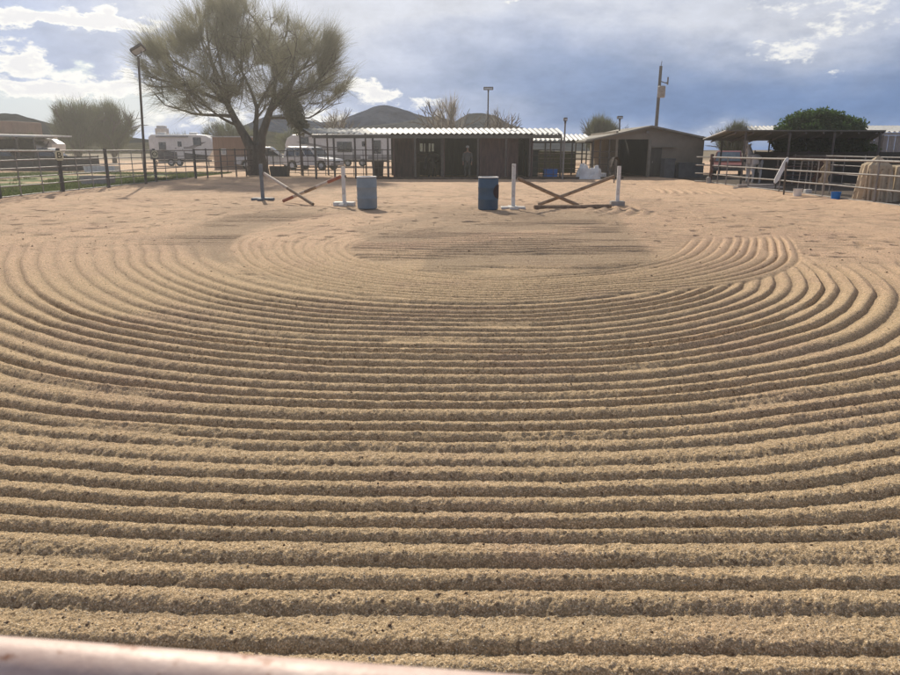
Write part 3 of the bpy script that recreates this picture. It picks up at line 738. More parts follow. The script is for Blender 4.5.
# ---------- barrels
def barrel(px, py, label, mat, mark=False):
    p = ground_at(px, py); p.y += .29; p.x *= 1.015
    t = thing('barrel', label, 'barrel', (p.x, p.y, 0), group='plastic barrels in the arena')
    r = .278; prof = [(r-.03,0),(r-.005,.02),(r,.05),(r,.27),(r+.009,.285),(r+.009,.305),(r,.32),(r,.57),(r+.009,.585),(r+.009,.605),(r,.62),(r,.82),(r-.012,.85),(r-.03,.862)]
    MB().lathe(prof, n=40).build('body', mat, t, smooth=True)
    MB().lathe([(r-.06,.858),(r-.002,.862),(r+.006,.872),(r+.004,.886),(r-.012,.892),(r-.03,.884),(r-.045,.870)], n=40).build('rim', 'rim_white', t, smooth=True)
    MB().lathe([(.035,.866),(.035,.885),(.02,.888)], (.13,.05,0), n=12).build('bung', 'rim_white', t, smooth=True)
    if mark:
        mb = MB(); n = 28; cc = R(-27); b0 = None
        for k in range(9):
            rr = .185*k/8
            for j in range(n):
                a = 2*math.pi*j/n; th = cc+rr*math.cos(a)/r; mb.v.append(Vector(((r+.0125)*math.cos(th), (r+.0125)*math.sin(th), .50+rr*math.sin(a)*1.05)))
            if k:
                for j in range(n): mb.f.append([(k-1)*n+j, (k-1)*n+(j+1)%n, k*n+(j+1)%n, k*n+j])
        mb.build('painted_disc', 'dark_red', t, smooth=True)
    return t
barrel(367.5, 209.5, 'pale faded blue barrel beside the left white jump post', 'barrel_pale')
barrel(488, 210.5, 'darker blue barrel with a dark round disc on its side', 'barrel_blue', True)

# ---------- jumps
def standard(px, py, h, label, mat, foot_mat, foot=(.62,.20,.10), second=True, w=.10):
    p = ground_at(px, py)
    t = thing('jump_standard', label, 'jump stand', (p.x, p.y, 0), R(random.uniform(-4,4)), 'jump standards in the arena')
    MB().box((0,0,h/2+.03), (w,w,h), bev=.008).build('post', mat, t)
    MB().lathe([(.42,.0),(.30,.022),(.14,.045),(0,.05)], (0,-.02,-.012), 18).build('sand_heap', 'sand_drift', t, smooth=True)
    MB().box((0,0,foot[2]/2), foot, bev=.02).build('foot', foot_mat, t)
    if second: MB().box((0,0,.045), (foot[1]*.8,foot[0]*.9,.07), bev=.012).build('foot', foot_mat, t)
    mb = MB(); mb.box((w/2+.012,0,h*.78), (.03,.09,.06)); mb.box((w/2+.03,0,h*.78-.03), (.06,.07,.015)); mb.build('pole_cup', 'steel_dark', t)
    return t, p
s1, p1 = standard(263, 200.5, 1.13, 'blue grey jump post with a flat wide foot, leftmost', 'blue_grey', 'blue_grey', (.72,.26,.09))
s2, p2 = standard(344.5, 206, 1.10, 'white jump post beside the pale blue barrel', 'white_paint', 'white_paint', (.62,.3,.12))
s3, p3 = standard(513, 209, 1.20, 'white jump post beside the darker blue barrel', 'white_paint', 'white_paint', (.68,.3,.07))
s4, p4 = standard(617, 206.5, 1.12, 'white jump post standing in a grey concrete block', 'white_paint', 'concrete', (.40,.30,.16), second=False)
def pole(a, b, label, bands, r=.05):
    a = Vector(a); b = Vector(b); d = b-a
    t = thing('jump_pole', label, 'pole', a, group='jump poles')
    n = len(bands)
    for i, m in enumerate(bands):
        q0, q1 = d*(i/n), d*((i+1)/n-(.0 if i == n-1 else .0))
        if n == 1: MB().tube([d*(k/5)+Vector((0,0,-.012*math.sin(math.pi*k/5))) for k in range(6)], r, 14).build('shaft', m, t, smooth=True)
        else: MB().tube([q0, q1], r, 14).build('band', m, t, smooth=True)
def gp(px, py, z=0.0):
    v = ground_at(px, py); v.z = z; return v
hi = lambda p, z: (p.x+(.10 if z > 0 else -.10), p.y, abs(z))
pole((p1.x+.12, p1.y-.06, .86), gp(313, 206, .05), 'pale cream and tan pole leaning down from the blue grey post', ['pole_cream','pole_cream','pole_wood','pole_wood'], .048)
pole((p2.x-.10, p2.y+.07, .84), gp(283.5, 202.5, .05), 'red and cream banded pole leaning down from the left white post', ['pole_red','pole_cream','pole_wood','pole_cream','pole_red'], .05)
pole((p3.x+.11, p3.y-.07, .84), gp(578, 207, .05), 'brown wooden pole leaning down from the post by the dark blue barrel', ['pole_wood'], .05)
pole((p4.x-.11, p4.y+.08, .86), gp(538, 206.5, .05), 'brown wooden pole leaning down from the post in the concrete block', ['pole_wood'], .05)
pole(gp(534, 209, .055), gp(611, 208, .055), 'weathered pole lying flat on the sand under the crossed brown poles', ['pole_wood'], .055)

# ---------- corrugated roof
def corr(name, A, B, C, D, pitch, amp, mat, parent, thick=.0):
    """A,B front edge; D,C back edge"""
    A, B, C, D = map(Vector, (A,B,C,D)); L = (B-A).length; n = int(L/pitch*8); k = 2
    v = []; 
    for j in range(k):
        for i in range(n+1):
            t = i/n; p = (A.lerp(B, t)).lerp(D.lerp(C, t), j/(k-1)); v.append((p.x, p.y, p.z+amp*math.sin(2*math.pi*L*t/pitch)))
    f = [[i, i+1, n+1+i+1, n+1+i] for i in range(n)]
    return raw(name, v, f, mat, parent, smooth=True)

# long open barn
def long_barn():
    yf = 41.0; yb = 47.0
    xl, xr = X(311, yf, 2.6), X(563, yf, 2.6)
    t = thing('long_barn', 'long low open fronted horse barn with a white corrugated roof', 'barn', (0, yf, 0))
    zf = Z(133.5, yf); zb = Z(128.3, yb)
    xlb, xrb = X(302, yb, 3), X(557, yb, 3)
    O = Vector((0, yf, 0))
    corr('roof', (xl,-.15,zf),(xr,-.15,zf),(xrb,yb-yf,zb),(xlb,yb-yf,zb), .30, .032, 'roof_metal', t)
    MB().box(((xl+xr)/2,.0,zf-.16),(xr-xl-.1,.08,.2)).build('front_beam', 'fascia', t)
    mb = MB(); a = Vector((xlb,yb-yf,zb-.16)); mb.tube([(xl+.1,.1,zf-.15), a], .07, 4); mb.tube([(xr-.1,.1,zf-.15),(xrb,yb-yf,zb-.16)], .07, 4); mb.tube([a,(xrb,yb-yf,zb-.16)], .07, 4); mb.build('side_beam', 'steel_dark', t)
    for px in (315,334,355,373,388,415,442,478,506,530,561):
        MB().box((X(px, yf, 1.4), .05, (zf-.26)/2), (.10,.10,zf-.26)).build('post', 'steel_dark', t)
    for px in (301,328,366,392,): MB().box((X(px, yb, 1.4), yb-yf-.1, (zb-.2)/2), (.09,.09,zb-.2)).build('post', 'steel_dark', t)
    # rear wall with two gaps of daylight
    xw0, xw1 = X(392, yb, 1.5), X(532, yb, 1.5); yw = yb-yf-.2
    ga, gb = X(420, yb, 2.2), X(434, yb, 2.2); zt = Z(143.5, yb); zl = Z(151.5, yb)
    mb = MB()
    mb.box(((xw0+ga)/2, yw, 1.4),(ga-xw0,.06,2.8)); mb.box(((gb+xw1)/2, yw, 1.4),(xw1-gb,.06,2.8))
    mb.box(((ga+gb)/2, yw, zl/2),(gb-ga,.06,zl)); mb.box(((ga+gb)/2, yw, (zt+2.8)/2),(gb-ga,.06,2.8-zt)); 
    for q, ww in ((.25,.10),(.50,.22),(.80,.08)): mb.box((ga+(gb-ga)*q, yw-.03, (zt+zl)/2),(ww,.06,zt-zl+.1))
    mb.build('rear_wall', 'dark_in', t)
    # stall partitions and half height fronts
    for px, w in ((395,.0),(416,0),(444,0),(480,0),(507,0),(531,0)):
        MB().box((X(px, yf+1.5, 1.4), (yb-yf)/2+.2, 1.15),(.06, yb-yf-1.2, 2.3)).build('stall_partition', 'maroon', t)
    MB().box(((X(393,yf+2.4,1.4)+X(416,yf+2.4,1.4))/2, 2.3, 1.15),(X(416,43,1.4)-X(393,43,1.4),.05,2.3)).build('stall_front', 'maroon', t)
    MB().box(((X(481,yf+1.6,1.4)+X(518,yf+1.6,1.4))/2, 1.6, 1.15),(X(518,43,1.4)-X(481,43,1.4),.05,2.3)).build('stall_front', 'maroon', t)
    # corral rails across the open left bays
    g = random.Random(3)
    for (pa_, pb_, yy) in ((299,334,2.2),(334,373,1.2),(373,392,.3),(532,561,.6)):
        x0, x1 = X(pa_, yf+yy, 1), X(pb_, yf+yy, 1)
        for h in (.25,.6,.95,1.3,1.6):
            MB().tube([(x0,yy,h),(x1,yy,h+g.uniform(-.02,.02))], .024, 6).build('rail', 'steel_dark', t)
        for q in range(1,4): MB().tube([(x0+(x1-x0)*q/4,yy,.1),(x0+(x1-x0)*q/4,yy,1.65)], .02, 6).build('stay', 'steel_dark', t)
    MB().box((X(495,yf), -.3, .06),(14.5,.25,.12)).build('kerb_board', 'soil', t)
    return yf
long_barn()
def second_shelter():
    yf, yb = 46.5, 52.5
    t = thing('open_shelter', 'lower open shelter with a bright white corrugated roof beside the long barn', 'shelter', (0,yf,0))
    zf = Z(140.2, yf); zb = Z(134.3, yb)
    x0, x1 = X(497, yf, 2.3), X(594.5, yf, 2.3); x1b = X(587, yb, 2.6)
    corr('roof', (x0,0,zf),(x1,0,zf),(x1b,yb-yf,zb),(x0+.3,yb-yf,zb), .30, .045, 'roof_metal', t)
    MB().box(((x0+x1)/2,.1,zf-.13),(x1-x0-.1,.06,.1)).build('front_beam', 'steel_dark', t)
    for px in (497,519,545,572,582,592):
        MB().box((X(px,yf,1.1),.08,(zf-.15)/2),(.08,.08,zf-.15)).build('post','steel_dark',t)
    for px in (520,550,575,586):
        MB().box((X(px,yb,1.1),yb-yf-.1,(zb-.15)/2),(.08,.08,zb-.15)).build('post','steel_dark',t)
    for h in (.3,.65,1.0,1.35):
        MB().tube([(X(534,yb),yb-yf,h),(x1b,yb-yf,h)], .028, 6).build('rail','galv',t)
        MB().tube([(X(568,yf),.2,h),(x1,.2,h)], .024, 6).build('rail','steel_dark',t)
    MB().box((X(548,yb-1),yb-yf+.6,.75),(4.4,.06,1.5)).build('rear_screen','leaf_olive',t)
second_shelter()

# gabled brown barn
def gable_barn():
    Y = 43.5
    t = thing('gabled_barn', 'tan brown gabled barn with a large dark doorway', 'barn', (0,Y,0))
    xl, xm, xr = X(584, Y, 2.2), X(650, Y, 3.1), X(708, Y, 2.4)
    zl, zm, zr = Z(140.5, Y), Z(125.6, Y), Z(138.2, Y)
    xo0, xo1, xw = X(617.5, Y, 1.2), X(647.5, Y, 1.2), X(703, Y, 1.2)
    zo = Z(139.3, Y)
    def roofz(x): return zl+(zm-zl)*(x-xl)/(xm-xl) if x < xm else zm+(zr-zm)*(x-xm)/(xr-xm)
    # front wall with opening
    mb = MB()
    mb.prism([(xo0-.12,0),(xo0,0),(xo0,zo),(xo1,zo),(xo1,0),(xw,0),(xw,roofz(xw)-.1),(xm,zm-.1),(xo0-1.9,roofz(xo0-1.9)-.08),(xo0-1.9,zo),(xo0-.12,zo)], 0, .12)
    mb.build('front_wall', 'shed_tan', t)
    MB().box((xw-.06,4.1,1.2),(.12,7.9,2.4)).build('side_wall','shed_tan',t)
    MB().box((xo0-.06,4.1,1.35),(.12,7.9,2.7)).build('side_wall','shed_tan',t)
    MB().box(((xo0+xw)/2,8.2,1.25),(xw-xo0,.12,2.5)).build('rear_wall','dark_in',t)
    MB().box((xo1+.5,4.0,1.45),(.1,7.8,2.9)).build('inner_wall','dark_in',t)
    mb = MB(); e = .10
    for (xa, za, xb_, zb_) in ((xl,zl,xm,zm),(xm,zm,xr,zr)):
        mb.v += [Vector(p) for p in ((xa,-.55,za),(xb_,-.55,zb_),(xb_,8.6,zb_),(xa,8.6,za),(xa,-.55,za-e),(xb_,-.55,zb_-e),(xb_,8.6,zb_-e),(xa,8.6,za-e))]
        b = len(mb.v)-8
        for q in ((0,1,2,3),(7,6,5,4),(0,4,5,1),(2,6,7,3),(0,3,7,4),(1,5,6,2)): mb.f.append([b+i for i in q])
    mb.build('roof','shed_roof',t)
    for px in (593,600,609): MB().box((X(px,Y,1),.1,1.1),(.09,.09,2.2)).build('post','steel_dark',t)
    for h in (.35,.75,1.15,1.5): MB().tube([(X(590,Y),.1,h),(xo0-.1,.1,h)], .024, 6).build('rail','steel_dark',t)
    # trim board, small dark side door ajar, wall lamp
    MB().box((X(649,Y,1.2),-.04,1.1),(.16,.06,2.2)).build('door_jamb','shed_roof',t)
    d = MB().box((X(655.5,Y,1.0),-.06,.86),(.62,.05,1.72)).build('door','dark_in',t)
    MB().box((X(652,Y,1.0),-.11,.9),(.04,.04,.12)).build('handle','galv',d)
    MB().box((X(663,Y,1.7),-.18,1.78),(1.4,.3,.04)).build('door_hood','shed_roof',t)
    l = MB().box((X(647,Y,2.6),-.15,2.62),(.12,.2,.12)).build('wall_lamp','galv',t)
gable_barn()
def bin_(px, Y, w, h, label, mat='bin_grey', name='storage_bin', d=.8, group='grey bins in front of the gabled barn'):
    t = thing(name, label, 'bin', (X(px,Y,h/2),Y,0), R(random.uniform(-5,5)), group)
    MB().box((0,0,h*.46),(w,d,h*.92),bev=.03).build('body', mat, t)
    MB().box((0,-.02,h*.95),(w*1.05,d*1.05,h*.09),bev=.02).build('lid', mat, t)
    return t
bin_(667.5, 42.3, .62, 1.12, 'tall grey lidded bin beside the side door of the gabled barn')
bin_(677, 42.6, .42, .80, 'narrow low grey bin between the tall bin and the wide one', 'car_dark')
bin_(683.5, 42.2, .72, .90, 'square grey bin, middle of the low row against the barn wall')
bin_(695, 42.2, .72, .86, 'rightmost grey bin nearest the right fence corner')
bin_(531, 45.0, .85, 1.6, 'dark green upright cabinet under the right end of the long roof', 'dark_green', 'feed_cabinet', group=None)
bin_(550, 43.0, .78, .5, 'bright blue low tub on the ground under the shelter', 'blue_bin', 'plastic_tub', group=None)
def trough(px, Y, w, h, label, mat, name='water_trough', d=.8):
    t = thing(name, label, 'trough', (X(px,Y,h/2),Y,0))
    mb = MB(); mb.prism([(-w/2+.08,0),(w/2-.08,0),(w/2,h),(w/2-.06,h),(w/2-.13,.1),(-w/2+.13,.1),(-w/2+.06,h),(-w/2,h)], -d/2, d/2)
    mb.box((0,-d/2+.03,h/2),(w-.14,.05,h-.02)); mb.box((0,d/2-.03,h/2),(w-.14,.05,h-.02)); mb.build('basin', mat, t)
    MB().box((0,0,h*.7),(w-.3,d-.14,.02)).build('water','glass',t)
trough(280, 45.2, 1.15, .62, 'dark square tub under the big mesquite', 'dark_in')
trough(98, 34, 1.35, .42, 'pale grey concrete trough on the grass behind the left fence', 'concrete')
trough(102, 52, 2.3, .5, 'long white trough on bare dirt behind the grass', 'white_paint')
trough(378, 45.5, .7, .9, 'dark tub between posts under the left bays of the long roof', 'dark_in')

def tarp_heap(px, Y, w, h, label):
    n = 40; gx, gy = np.meshgrid(np.linspace(-1,1,n), np.linspace(-1,1,n)); r = np.sqrt(gx**2+gy**2)
    z = h*np.clip(1-r**3, 0, 1)**.6*(.55+1.5*(fbm(gx+3, gy, 1.5, 3)-.35))+.16*h*(np.abs(fbm(gx, gy, 4, 2)-.5)*4)*(r < 1)
    z = np.maximum(z, .01)
    v = np.stack([gx*w/2, gy*w/2, z], -1).reshape(-1,3); i = (np.arange(n-1)[:,None]*n+np.arange(n-1)[None,:]).ravel()
    o = raw('tarp_heap', v, np.stack([i,i+1,i+n+1,i+n],1), 'tarp_white', loc=(X(px,Y),Y,0)); tag(o, label, 'tarp')
tarp_heap(588.5, 41.0, 1.45, .85, 'crumpled white tarp heap in front of the shelter posts')
MB2 = MB(); 
def hay(px, Y, label):
    o = MB().box((0,0,.16),(.75,.4,.32),bev=.03).build('supply_box','white_paint',None,(X(px,Y),Y,0)); tag(o, label, 'box')
hay(599, 41.3, 'low white box lying right of the white tarp heap')

# ---------- lamps and poles
def flood(px_top, py_top, px_base, Y, label, r=.06, kind='flood', mat='steel_dark', headw=.5):
    b = Vector((X(px_base, Y), Y, 0)); zt = Z(py_top, Y); xt = X(px_top, Y, zt)
    t = thing('floodlight_pole', label, 'lamp post', b)
    dx = xt-b.x
    MB().tube([(0,0,-.1),(dx,0,zt-.28)], [r*1.15, r*.85], 10).build('pole', mat, t, smooth=True)
    if kind == 'tilt':
        rot = Matrix.Rotation(R(-28), 3, 'Y') @ Matrix.Rotation(R(-38), 3, 'X')
        h = MB().box((dx+.02,0,zt), (.62,.36,.16), M3=rot, bev=.03).build('lamp_head', 'steel_dark', t)
        MB().box((dx+.02+(rot@Vector((0,0,-.09))).x, (rot@Vector((0,0,-.09))).y, zt+(rot@Vector((0,0,-.09))).z), (.5,.26,.01), M3=rot).build('lamp_glass', 'lamp_glass', h)
        mb = MB(); mb.tube([(dx-.16,0,zt-.06),(dx-.14,0,zt-.22),(dx,0,zt-.30),(dx+.14,0,zt-.22),(dx+.16,0,zt-.02)], .022, 6); mb.build('bracket','steel_dark',t)
    else:
        h = MB().box((dx,0,zt-.12), (headw,.34,.18), bev=.02).build('lamp_head', 'steel_dark', t)
        MB().box((dx,-.175,zt-.14), (headw*.85,.012,.10)).build('lamp_glass', 'lamp_glass', h)
        MB().box((dx,0,zt-.27), (.1,.08,.14)).build('bracket', 'steel_dark', t)
flood(137.5, 49.5, 146, 33.5, 'tall leaning floodlight pole left of the big mesquite', .055, 'tilt')
flood(488.4, 86.5, 486.8, 48, 'floodlight on a thin dark pole rising above the long roof', .05, headw=.62)
flood(565.5, 117, 562.5, 40.3, 'slender pale grey lamp pole in front of the shelter', .05, mat='galv', headw=.18)
flood(620, 115.5, 618.5, 47, 'small floodlight on a short pole behind the gabled barn roof', .05, headw=.32)
def utility():
    Y = 72; b = Vector((X(653,Y),Y,0)); zt = Z(66,Y); xt = X(661,Y,zt)-b.x
    t = thing('utility_pole', 'leaning dark utility pole with a grey transformer behind the gabled barn', 'utility pole', b)
    MB().tube([(0,0,-.2),(xt,0,zt)], [.18,.14], 10).build('pole','wood_post',t,smooth=True)
    z = Z(92,Y); x = xt*z/zt
    MB().lathe([(.0,-.55),(.32,-.55),(.36,-.48),(.36,.45),(.3,.52),(0,.55)], (x+.12,-.45,z), 16).build('transformer','galv',t,smooth=True)
    mb = MB(); zc = Z(81,Y); x2 = xt*zc/zt
    mb.tube([(x2,0,zc),(x2+.75,-.1,zc-.25)], .05, 6); mb.tube([(x2+.75,-.1,zc-.35),(x2+.75,-.1,zc+.35)], .07, 6); mb.tube([(x2+.75,-.1,zc-.3),(x2+.5,-.4,z+.9)], .03, 5)
    mb.build('insulator_arm','steel_dark',t)
    MB().tube([(xt,0,zt-.05),(xt+.05,0,zt+.45)], .03, 5).build('lightning_rod','steel_dark',t)
utility()

# ---------- buildings and vehicles beyond
def box_shed():
    Y = 62; x0, x1 = X(213,Y,2), X(250,Y,2); h = Z(137.3,Y)
    t = thing('storage_shed', 'sand coloured flat roofed steel shed behind the back left corral', 'shed', ((x0+x1)/2,Y,0), R(3))
    w = x1-x0; mb = MB(); mb.box((0,1.5,h/2),(w,3,h)); mb.build('wall','box_tan',t)
    MB().box((0,1.5,h+.05),(w+.2,3.2,.1)).build('roof','roof_metal',t)
    f = MB().box((-w*.22,-.03,h*.55),(.42,.05,.5)).build('window','rv_white',t)
    MB().box((-w*.22,-.06,h*.55),(.32,.02,.4)).build('pane','lamp_glass',f)
    mb = MB()
    for i in range(int(w/.35)): mb.box((-w/2+.2+i*.35,-.015,h*.5),(.04,.03,h*.96))
    mb.build('siding_ribs','box_tan',t)
box_shed()
def adobe():
    Y = 120; t = thing('adobe_house', 'flat roofed adobe house at the left edge below the dark hill', 'house', (X(-20,Y),Y,0))
    x0, x1 = X(-70,Y)-X(-20,Y), X(18.5,Y)-X(-20,Y); h = Z(123.5,Y); h2 = Z(121,Y)
    MB().box(((x0+x1)/2,4,h/2),(x1-x0,8,h),bev=.15).build('wall','adobe',t)
    MB().box((x1-2.2,4,h2/2),(4.5,8.6,h2),bev=.15).build('wall','adobe',t)
    for q in (-3,1.5): 
        w = MB().box((q,-.08,h*.62),(1,.1,1)).build('window','glass',t)
        MB().box((q,-.1,h*.62-.6),(1.3,.2,.12)).build('sill','adobe',w)
adobe()
def carport():
    Y = 62; t = thing('carport', 'low open carport with dark interior at the far left', 'carport', (X(-30,Y),Y,0))
    ox = X(-30,Y); x0, x1 = X(-90,Y)-ox, X(40,Y)-ox; h = Z(135.5,Y)
    mb = MB(); mb.v += [Vector(p) for p in ((x0,0,h+.25),(x1,0,h),(x1,6,h+.1),(x0,6,h+.35),(x0,0,h+.1),(x1,0,h-.14),(x1,6,h-.04),(x0,6,h+.21))]
    mb.f += [[0,1,2,3],[7,6,5,4],[0,4,5,1],[2,6,7,3],[0,3,7,4],[1,5,6,2]]; mb.build('roof','roof_metal',t)
    for px in (-60,-20,20,37): MB().box((X(px,Y)-ox,.15,h/2-.08),(.14,.14,h-.16)).build('post','steel_dark',t)
    MB().box(((x0+x1)/2-1.5,6,h/2-.1),(x1-x0-3,.1,h-.25)).build('rear_wall','dark_in',t)
carport()

def camper(px0, px1, Y, top_py, label, rz=0, dark=True, nose='right', group=None, wins=(), door=None):
    z1 = Z(top_py, Y); x0, x1 = X(px0,Y,2), X(px1,Y,2); L = x1-x0; c = (x0+x1)/2
    t = thing('camper_trailer', label, 'camper', (c,Y,0), rz, group); zb = .62
    s = 1 if nose == 'right' else -1
    prof = [(-L/2,zb),(L/2-.9,zb),(L/2-.35,zb+.5),(L/2-.05,zb+1.0),(L/2,zb+1.5),(L/2-.25,z1-.35),(L/2-.8,z1-.06),(L/2-1.6,z1),(-L/2+.3,z1),(-L/2,z1-.25)]
    prof = [(x*s, z) for x, z in prof]
    MB().prism(prof, 0, 2.4).build('body','rv_white',t,bevel=.06)
    e = -.004
    MB().prism([(x*s,z) for x,z in [(-L/2+.02,zb+.05),(L/2-.9,zb+.05),(L/2-.5,zb+.45),(-L/2+.02,zb+(1.05 if dark else .35))]], e-.02, e).build('lower_band','rv_dark' if dark else 'rv_grey',t)
    MB().prism([(x*s,z) for x,z in [(-L*.1,zb+1.1),(L*.18,zb+1.1),(L*.40,zb+1.75),(L*.33,zb+1.75),(L*.12,zb+1.3),(-L*.1,zb+1.2)]], e-.02, e).build('graphic_swoosh','rv_grey',t)
    for (a, b_, zc, hh) in wins:
        w = MB().box(((X((a+b_)/2,Y,2)-c), -.025, Z(zc,Y)),((b_-a)/F*Y*CP,.05,hh),bev=.02).build('window','rv_dark',t)
        MB().box(((X((a+b_)/2,Y,2)-c), -.056, Z(zc,Y)),((b_-a)/F*Y*CP-.12,.01,hh-.12)).build('pane','glass',w)
    if door is not None:
        d = MB().box((X(door,Y,2)-c,-.03,zb+1.05),(.72,.05,1.85),bev=.02).build('door','rv_white',t)
        MB().box((X(door,Y,2)-c+.26,-.07,zb+1.0),(.05,.04,.14)).build('handle','rv_dark',d)
        MB().box((X(door,Y,2)-c,-.062,zb+1.55),(.4,.012,.5)).build('pane','glass',d)
    for q in (-.35,.15): MB().box((q*L,1.2,z1+.11),(.75,.6,.22),bev=.04).build('roof_unit','rv_white',t)
    mb = MB(); mb.box((-L*.12,-.14,z1-.22),(L*.5,.12,.13)); mb.build('awning_roll','rv_grey',t)
    for q in (-.18,-.05):
        w = MB(); w.tube([(q*L*s,-.02,.36),(q*L*s,.22,.36)], .36, 18); wo = w.build('wheel','rubber',t,smooth=True)
        w = MB(); w.tube([(q*L*s,-.035,.36),(q*L*s,.1,.36)], .2, 14); w.build('rim','chrome',wo,smooth=True)
    MB().box((0,.8,zb-.1),(L*.8,.9,.16)).build('chassis','steel_dark',t)
    for q in (-.42,.4): MB().box((q*L,.25,.26),(.08,.08,.52)).build('jack_leg','steel_dark',t)
    return t
camper(149, 213, 74, 134.5, 'white camper trailer with a dark lower side left of the sand coloured shed', 0, True, 'right', wins=[(159,166,146,.75),(193.5,201.5,141.5,.8)], door=180)
camper(285, 398, 72, 134.3, 'long white camper trailer seen through the open bays of the long roof', 0, False, 'left', wins=[(300,309,140.5,.75),(337,352,147,1.0),(373.5,381,147,1.3)], door=364)
def water_tank():
    Y = 95; x = X(162,Y,4)
    t = thing('white_chimney', 'small white box chimney poking above the left camper', 'chimney', (x,Y,0))
    h = Z(124.5,Y)
    MB().box((0,0,h*.45),(1.3,1.3,h*.9),bev=.05).build('shaft','white_paint',t)
    MB().box((0,0,h*.92),(1.0,1.0,h*.10),bev=.05).build('cap','rv_white',t)
water_tank()

def car(px, Y, rz, label, paint, kind='suv', L=4.6, H=1.78, Wd=1.85, group=None, screen='glass'):
    t = thing('parked_car' if kind != 'pickup' else 'parked_pickup', label, 'car' if kind != 'pickup' else 'pickup', (X(px,Y,.9),Y,0), rz, group)
    h = L/2; gb = H*.56; wr = .36; base = .34
    if kind == 'suv':
        low = [(-h,base+.1),(-h+.02,gb-.05),(-h+.1,gb),(h-1.35,gb),(h-.2,gb-.16),(h,gb-.32),(h,base+.05)]
        cab = [(-h+.08,gb),(-h+.22,H-.12),(-h+.5,H),(h-2.35,H),(h-2.05,H-.06),(h-1.25,gb)]
    elif kind == 'pickup':
        low = [(-h,base+.1),(-h,gb),(h-1.3,gb),(h-.15,gb-.12),(h,gb-.28),(h,base+.05)]
        cab = [(-h*.02-.55,gb),(-h*.02-.45,H),(h-2.35,H),(h-1.35,gb)]
    def arch(low):
        pts = list(low)
        for wx in (h-.95, -h+.95):
            for k in range(9):
                a = math.pi*k/8; pts.append((wx+(wr+.08)*math.cos(a), max(base, .36+(wr+.08)*math.sin(a))))
        return pts
    body = MB().prism(arch(low), -Wd/2, Wd/2).build('body', paint, t, bevel=.04)
    mb = MB(); n = len(cab); tz = H-gb
    for sgn in (-1,1):
        for x, z in cab: mb.v.append(Vector((x, sgn*(Wd/2-.03-.16*(z-gb)/tz), z)))
    mb.f.append(list(range(n))); mb.f.append(list(range(n,2*n))[::-1])
    for i in range(n): mb.f.append([i, n+i, n+(i+1)%n, (i+1)%n])
    mb.build('cabin', paint, t, bevel=.03)
    # side windows
    xa, xb_ = cab[0][0]+.2, cab[-1][0]-.2; xt0, xt1 = cab[1][0]+.14, cab[-2][0]-.06
    for sgn in (-1,1):
        m2 = MB(); parts = 3 if kind == 'suv' else 1
        for k in range(parts):
            f0, f1 = k/parts+.015, (k+1)/parts-.015
            pts = [(xa+(xb_-xa)*f0, gb+.06),(xa+(xb_-xa)*f1, gb+.06),(xt0+(xt1-xt0)*f1, H-.14),(xt0+(xt1-xt0)*f0, H-.14)]
            m2.quad(*[(x, sgn*(Wd/2-.03-.16*(z-gb)/tz+.014), z) for x, z in pts])
        m2.build('side_glass','glass',t)
    # front and rear glass
    m3 = MB(); (fx0, fz0), (fx1, fz1) = cab[-1], cab[-2]
    def lp(f): return fx0+(fx1-fx0)*f+.02, fz0+(fz1-fz0)*f+.015
    (a, az), (b_, bz) = lp(.08), lp(.94)
    m3.quad((a,-Wd/2+.17,az),(a,Wd/2-.17,az),(b_,Wd/2-.25,bz),(b_,-Wd/2+.25,bz)); m3.build('windscreen', screen, t)
    m4 = MB(); (rx0, rz0), (rx1, rz1) = cab[0], cab[1]; m4.quad((rx0-.02,-Wd/2+.2,rz0+.06),(rx0-.02,Wd/2-.2,rz0+.06),(rx1-.03,Wd/2-.28,rz1-.04),(rx1-.03,-Wd/2+.28,rz1-.04)); m4.build('rear_glass','glass',t)
    for wx in (h-.95, -h+.95):
        for sgn in (-1,1):
            w = MB().tube([(wx,sgn*(Wd/2-.24),.36),(wx,sgn*(Wd/2+.005),.36)], wr, 20).build('wheel','rubber',t,smooth=True)
            MB().tube([(wx,sgn*(Wd/2-.1),.36),(wx,sgn*(Wd/2+.018),.36)], .2, 14).build('rim','chrome',w,smooth=True)
    for sgn in (-1,1):
        MB().box((h-.01,sgn*(Wd/2-.28),gb-.36),(.06,.36,.16),bev=.02).build('headlight','lamp_glass',t)
        MB().box((-h-.0,sgn*(Wd/2-.14),gb-.22),(.05,.16,.3),bev=.02).build('taillight','red_lens',t)
        MB().box((cab[-1][0]-.25,sgn*(Wd/2+.08),gb+.08),(.1,.2,.14),bev=.02).build('mirror','rv_dark',t)
    MB().box((h+.01,0,base+.12),(.12,Wd*.94,.2),bev=.04).build('bumper','rv_grey',t)
    MB().box((-h-.01,0,base+.14),(.12,Wd*.94,.2),bev=.04).build('bumper','rv_grey',t)
    MB().box((h+.005,0,gb-.38),(.03,Wd*.4,.16)).build('grille','rv_dark',t)
    if kind == 'pickup': MB().box((-h+.95,0,gb+.004),(1.7,Wd-.24,.008)).build('bed_liner','rv_dark',t)
    return t
car(313, 60, R(-24), 'white sport utility vehicle parked between the mesquite and the camper', 'car_white', 'suv', 4.75, 1.86, 1.95)
car(268, 63, R(8), 'white pickup truck partly hidden behind the mesquite trunk', 'car_white', 'pickup', 5.4, 1.85, 1.9)
car(728, 46, R(-112), 'maroon car with a pale blue windscreen behind the right fence corner', 'car_red', 'suv', 4.2, 1.55, 1.8, screen='glass_lit')
car(50, 58, R(4), 'dark pickup truck parked behind the left fence near the plate with B', 'car_dark', 'pickup', 5.2, 1.75, 1.85)
car(10, 64, R(-3), 'dark sport utility vehicle in the shade of the carport', 'car_dark', 'suv', 4.7, 1.7, 1.85)
